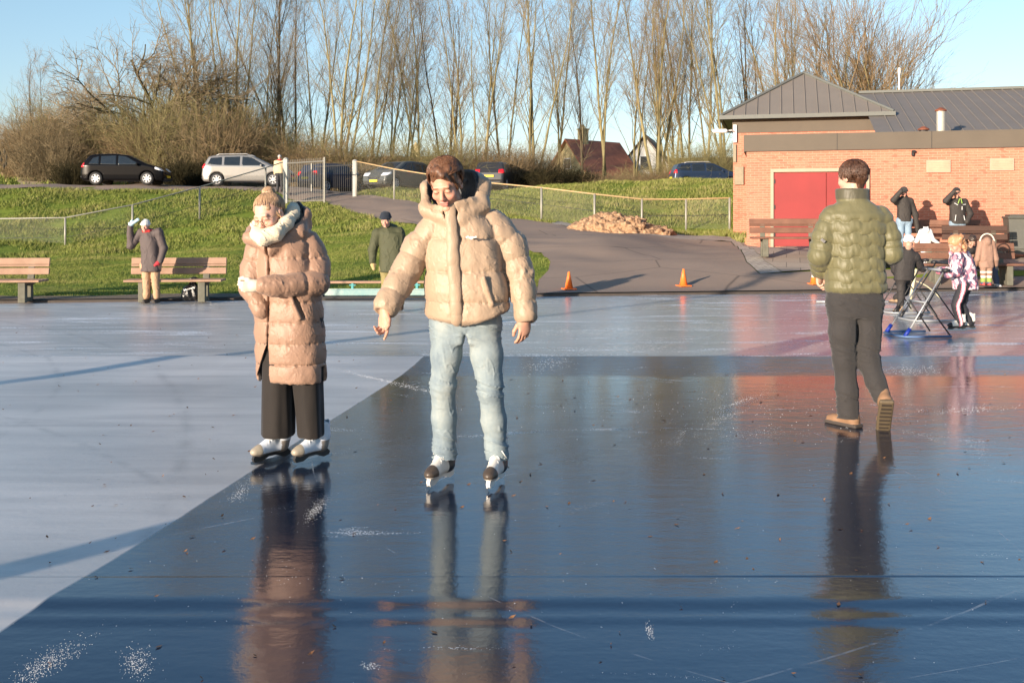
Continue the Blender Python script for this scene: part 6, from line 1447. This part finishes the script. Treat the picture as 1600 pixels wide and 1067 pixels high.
# ================= cars
M_glass=pm('car_glass',(.015,.018,.02),.06,bstr=0,spec=.8); M_tyre=pm('tyre_rubber',(.02,.02,.02),.8); M_rim=pm('alloy_rim',(.50,.50,.50),.35,metal=.5); M_tail=pm('tail_light',(.55,.015,.02),.25,coat=.5); M_head=pm('head_light',(.7,.72,.75),.15,coat=.6); M_plate=pm('yellow_plate',(.72,.52,.03),.5); M_trim=pm('black_trim',(.02,.02,.02),.5)
def carmat(n,c,metal=.5,rough=.32): return pm(n,c,rough,metal=metal,var=.03,bstr=0,coat=.35)
PH=dict(
 hatch=dict(P=[(-1.98,.30),(-2.03,.55),(-1.98,.92),(-1.86,1.10),(-1.62,1.44),(-1.35,1.51),(-.4,1.54),(.25,1.47),(1.15,1.04),(1.72,.88),(1.98,.66),(2.03,.42),(1.95,.22),(-1.9,.22)],
   side=[[(-1.62,1.02),(-1.42,1.34),(-1.12,1.42),(-1.10,.99)],[(-1.03,.99),(-1.03,1.43),(-.28,1.46),(-.26,.97)],[(-.18,.97),(-.20,1.455),(.2,1.40),(.86,1.03),(.80,.98)]],
   front=[(.32,1.47),(.27,1.40),(1.05,1.0),(1.25,1.03),(1.2,1.10),(.35,1.55)],rear=[(-1.95,1.08),(-1.60,1.46),(-1.75,1.50),(-2.1,1.14)],roof=1.54),
 wagon=dict(P=[(-2.12,.30),(-2.17,.55),(-2.12,.95),(-2.02,1.12),(-1.84,1.44),(-1.6,1.50),(-.2,1.54),(.35,1.46),(1.25,1.02),(1.85,.86),(2.10,.66),(2.15,.42),(2.05,.22),(-2.05,.22)],
   side=[[(-1.88,1.04),(-1.72,1.38),(-1.16,1.42),(-1.14,1.0)],[(-1.07,.99),(-1.07,1.42),(-.28,1.45),(-.26,.97)],[(-.18,.97),(-.20,1.45),(.28,1.39),(.95,1.02),(.9,.97)]],
   front=[(.40,1.46),(.36,1.39),(1.12,.99),(1.32,1.02),(1.27,1.09),(.45,1.54)],rear=[(-2.10,1.10),(-1.84,1.44),(-1.95,1.50),(-2.3,1.14)],roof=1.54))
def car(kind,loc,rz,paint,label,dark=False,plate='rear',roofrails=False,sc=1.0,hh=.03):
    e=empty('parked_car',loc,rz,label,'car','cars parked beyond the fence'); e.scale=(sc,sc,sc); q=PH[kind]; pf=polysdf(q['P']); 
    x0=min(p[0] for p in q['P']); x1=max(p[0] for p in q['P'])
    def bd(X,Y,Z):
        U,V_=np.broadcast_arrays(X[:,:1,:]+0*Z[:,:1,:],Z[:,:1,:]+0*X[:,:1,:]); p=pf(U[:,0],V_[:,0])[:,None,:]
        w=.86-.03*np.clip((.5-Z)/.3,0,1)-np.clip((Z-.95)/.6,0,1)*.20-.10*np.clip((np.abs(X-(x0+x1)/2)-(x1-x0)/2+.55)/.55,0,1)**2
        dy=np.abs(Y)-w; k=.10; h=np.clip(.5-.5*(p-dy)/k,0,1); 
        return (dy*h+p*(1-h)+k*h*(1-h))
    def build(nm,mat,region=None,off=0,par=None,hh=hh):
        s=SDF((x0-.1,-.95,.12),(x1+.1,.95,1.62),hh)
        def f(X,Y,Z):
            X=X+0*Y+0*Z;Z=Z+0*X;Y=Y+0*X; d=bd(X,Y,Z)-off
            if region is not None: d=np.maximum(d,region(X,Y,Z))
            return d
        s.op((x0-.1,-.95,.12),(x1+.1,.95,1.62),f)
        if region is None:
            for wx_ in (x0+.78,x1-.80):
                s.op((wx_-.4,-.95,.1),(wx_+.4,.95,.75),lambda X,Y,Z: np.maximum(np.sqrt((X-wx_)**2+(Z-.31)**2)-.37,.60-np.abs(Y)),k=.01,mode='s')
        return s.build(nm,mat,par or e)
    b=build('body',paint)
    for P in q['side']:
        g_=polysdf(P); [build('side_window',M_glass,lambda X,Y,Z,sy=sy:np.maximum(g_(X[:,0,:],Z[:,0,:])[:,None,:],.40-sy*Y),.008) for sy in (-1,1)]
    for nm,P in (('windscreen',q['front']),('rear_window',q['rear'])):
        g_=polysdf(P); build(nm,M_glass,lambda X,Y,Z:np.maximum(g_(X[:,0,:],Z[:,0,:])[:,None,:],np.abs(Y)-(.60-.28*np.clip(Z-1.0,0,1))),.008)
    for sy in (-1,1):
        build('tail_light',M_tail,lambda X,Y,Z:np.maximum(np.maximum(np.abs(Z-.98)-.12-.05*0,X-(x0+.22)),.50-Y*sy),.014)
        build('head_light',M_head,lambda X,Y,Z:np.maximum(np.maximum(np.abs(Z-.72-.25*(x1-X))-.065,(x1-.42)-X),.40-Y*sy),.012)
        for wx_ in (x0+.78,x1-.80):
            m=MB(); m.lathe([(.20,-.09),(.31,-.095),(.325,-.05),(.325,.05),(.31,.095),(.20,.09)],28); V=np.array(m.v); m.v=[(a+wx_,c+sy*.76,b_+.315) for a,b_,c in V]; w=m.build('wheel',M_tyre,e,True)
            m=MB(); 
            for k in range(7): 
                a=k*6.283/7; m.box((wx_+.10*math.cos(a),sy*.845,.315+.10*math.sin(a)),(.19,.02,.055),rot=rotm(0,0,-math.degrees(a)))
            m.lathe([(.055,-.015),(.055,.015)],12,(0,0,0)); n_=24; V=np.array(m.v); k0=len(V)-24; m.v=[tuple(v) for v in V[:k0]]+[(v[0]+wx_,sy*.85+v[2],v[1]+.315) for v in V[k0:]]
            m.tube([(wx_+.205*math.cos(a),sy*.845,.315+.205*math.sin(a)) for a in np.linspace(0,6.283,25)],.02,6); m.build('rim',M_rim,w)
        m=MB(); m.box((.78,sy*.93,1.0),(.10,.2,.13),bev=.03); m.build('mirror',paint,e)
    m=MB(); m.box((x0-.02,0,.62 if kind=='wagon' else .72),(.03,.52,.11)); m.build('number_plate',M_plate,e)
    m=MB(); m.box((x1+.012,0,.42),(.03,.52,.11)); m.build('number_plate',M_plate,e)
    m=MB(); m.box((x0-.0,0,.40),(.06,1.3,.10),bev=.02); m.box((x1-.02,0,.30),(.08,1.2,.12),bev=.02); m.build('bumper_insert',M_trim,e)
    m=MB(); m.box((x1-.03,0,.58),(.07,.75,.10),bev=.02); m.build('grille',M_trim,e)
    if roofrails:
        for sy in (-1,1): m=MB(); m.tube([(-1.5,sy*.60,1.49),(-1.35,sy*.60,1.56),(0,sy*.60,1.58),(.15,sy*.60,1.52)],.02,6); m.build('roof_rail',M_rim,e,True)
    return e
def cg(px,d,dz=0): g=gd(px,d); return g+(0,0,dz+.03)
c1=car('hatch',cg(199,51.0),R(2),pm('black_paint',(.004,.004,.005),.25,var=.03,bstr=0,coat=.0,spec=.12),'black hatchback parked side on at the left end of the road')
c2=car('wagon',cg(390,50.8),R(1),carmat('silver_paint',(.26,.255,.245),.5),'silver estate car with roof rails between the black hatchback and the gate',roofrails=True)
car('hatch',cg(524,56),R(48),carmat('navy_paint',(.015,.03,.07),.4),'dark blue hatchback seen from behind through the steel gate')
car('hatch',cg(622,54.5,.15),R(-122),carmat('grey_paint',(.07,.075,.07),.2),'dark grey hatchback seen from the front behind the wire fence')
c=car('hatch',cg(775,57,.1),R(80),carmat('anthracite_paint',(.03,.03,.032),.1),'anthracite car seen from behind, right of the skating mans head'); 
car('wagon',cg(1103,56.5,.1),R(4),carmat('dark_blue_paint',(.02,.035,.07),.4),'dark blue estate car with only its roof and windows above the mound',roofrails=True,sc=.9)
# ================= leaves on the ice
r=np.random.RandomState(9); m=MB()
for i in range(520):
    py=HZ+ (F*CH)/r.uniform(3.3,18); px=r.uniform(0,1600); g=G(px,py); a=r.uniform(0,6.28); q=r.uniform(.006,.02); zz=float(ice_z(np.array(g[1])))+.003
    dx=np.array([math.cos(a),math.sin(a),0])*q; dy=np.array([-math.sin(a),math.cos(a),0])*q*.45; up_=np.array([0,0,r.uniform(.002,.010)])
    c=np.array([g[0],g[1],zz]); m.add([c-dx,c-dy,c+dx+up_,c+dy+up_*.5,c+(0,0,.001)],[(0,1,4),(1,2,4),(2,3,4),(3,0,4)])
tag(m.build('leaf_litter',pm('dead_leaf',hexc(84,56,36),.8,var=.5,vs=2,c2=hexc(120,84,54))),'scattered small brown leaf scraps frozen on the ice','leaf litter',kind='stuff')
# ice shavings heaps as real crumbs
m=MB()
def crumbs(px,py,w,h,n,ang=0,sz=.004):
    for i in range(int(n*2.2)):
        u,v=r.normal(0,.4),r.normal(0,.4); a=R(ang); x=px+(u*math.cos(a)*w-v*math.sin(a)*h); y=py+(u*math.sin(a)*w+v*math.cos(a)*h)
        if y<470: continue
        g=G(x,y); q=sz*r.uniform(.3,1.2); z=float(ice_z(np.array(g[1])))
        m.add([(g[0]-q,g[1]-q,z),(g[0]+q,g[1]-q*.6,z),(g[0]+q*.3,g[1]+q,z),(g[0],g[1],z+q*.9)],[(0,1,3),(1,2,3),(2,0,3)])
for a in ((425,735,60,16,420,-22),(375,770,26,12,120,-40),(505,782,50,12,330,-50),(490,800,20,8,80,-40),(545,735,30,14,200,-30),(548,700,60,12,200,-10),(600,660,60,10,120,-25),(75,1035,80,22,330,-30),(215,1035,30,30,160,60),(580,1040,20,8,30,0),(735,725,40,8,60,-12),(1040,695,70,12,160,-8),(1060,690,12,26,130,20),(1150,700,70,26,200,12),(1180,680,110,14,180,-3),(1170,625,80,10,200,-25),(1130,655,60,6,120,-25),(940,785,80,8,150,-14),(1040,755,60,9,150,-8),(1200,740,90,20,120,-10),(1390,660,90,6,120,-20),(1440,680,80,5,90,16),(1500,640,110,8,120,-2),(1525,700,30,24,120,50),(1015,985,8,14,50,-20),(880,770,40,5,40,0),(700,870,10,60,50,70),(1430,580,70,8,120,0),(1240,540,70,10,260,-6),(1290,520,60,6,160,-6),(850,575,60,12,150,-8),(1060,510,160,8,220,0),(930,520,160,10,260,0),(980,545,120,10,120,0),(1060,480,200,8,200,0),(300,695,120,10,160,4),(200,480,300,10,120,0),(100,660,200,60,60,0),(580,590,120,3,200,12),(660,610,60,3,80,12),(830,880,200,40,30,0),(500,900,200,40,40,0),(1200,880,300,60,40,0),(1300,640,300,60,120,0),(1000,640,300,60,120,0)):
    crumbs(*a[:5],ang=a[5],sz=.0014 if a[1]>650 else .0032)
tag(m.build('ice_shavings',pm('snow_crumb',(.6,.61,.63),.8,bstr=0)),'white ice shavings scattered in streaks by the skates','ice shavings',kind='stuff')
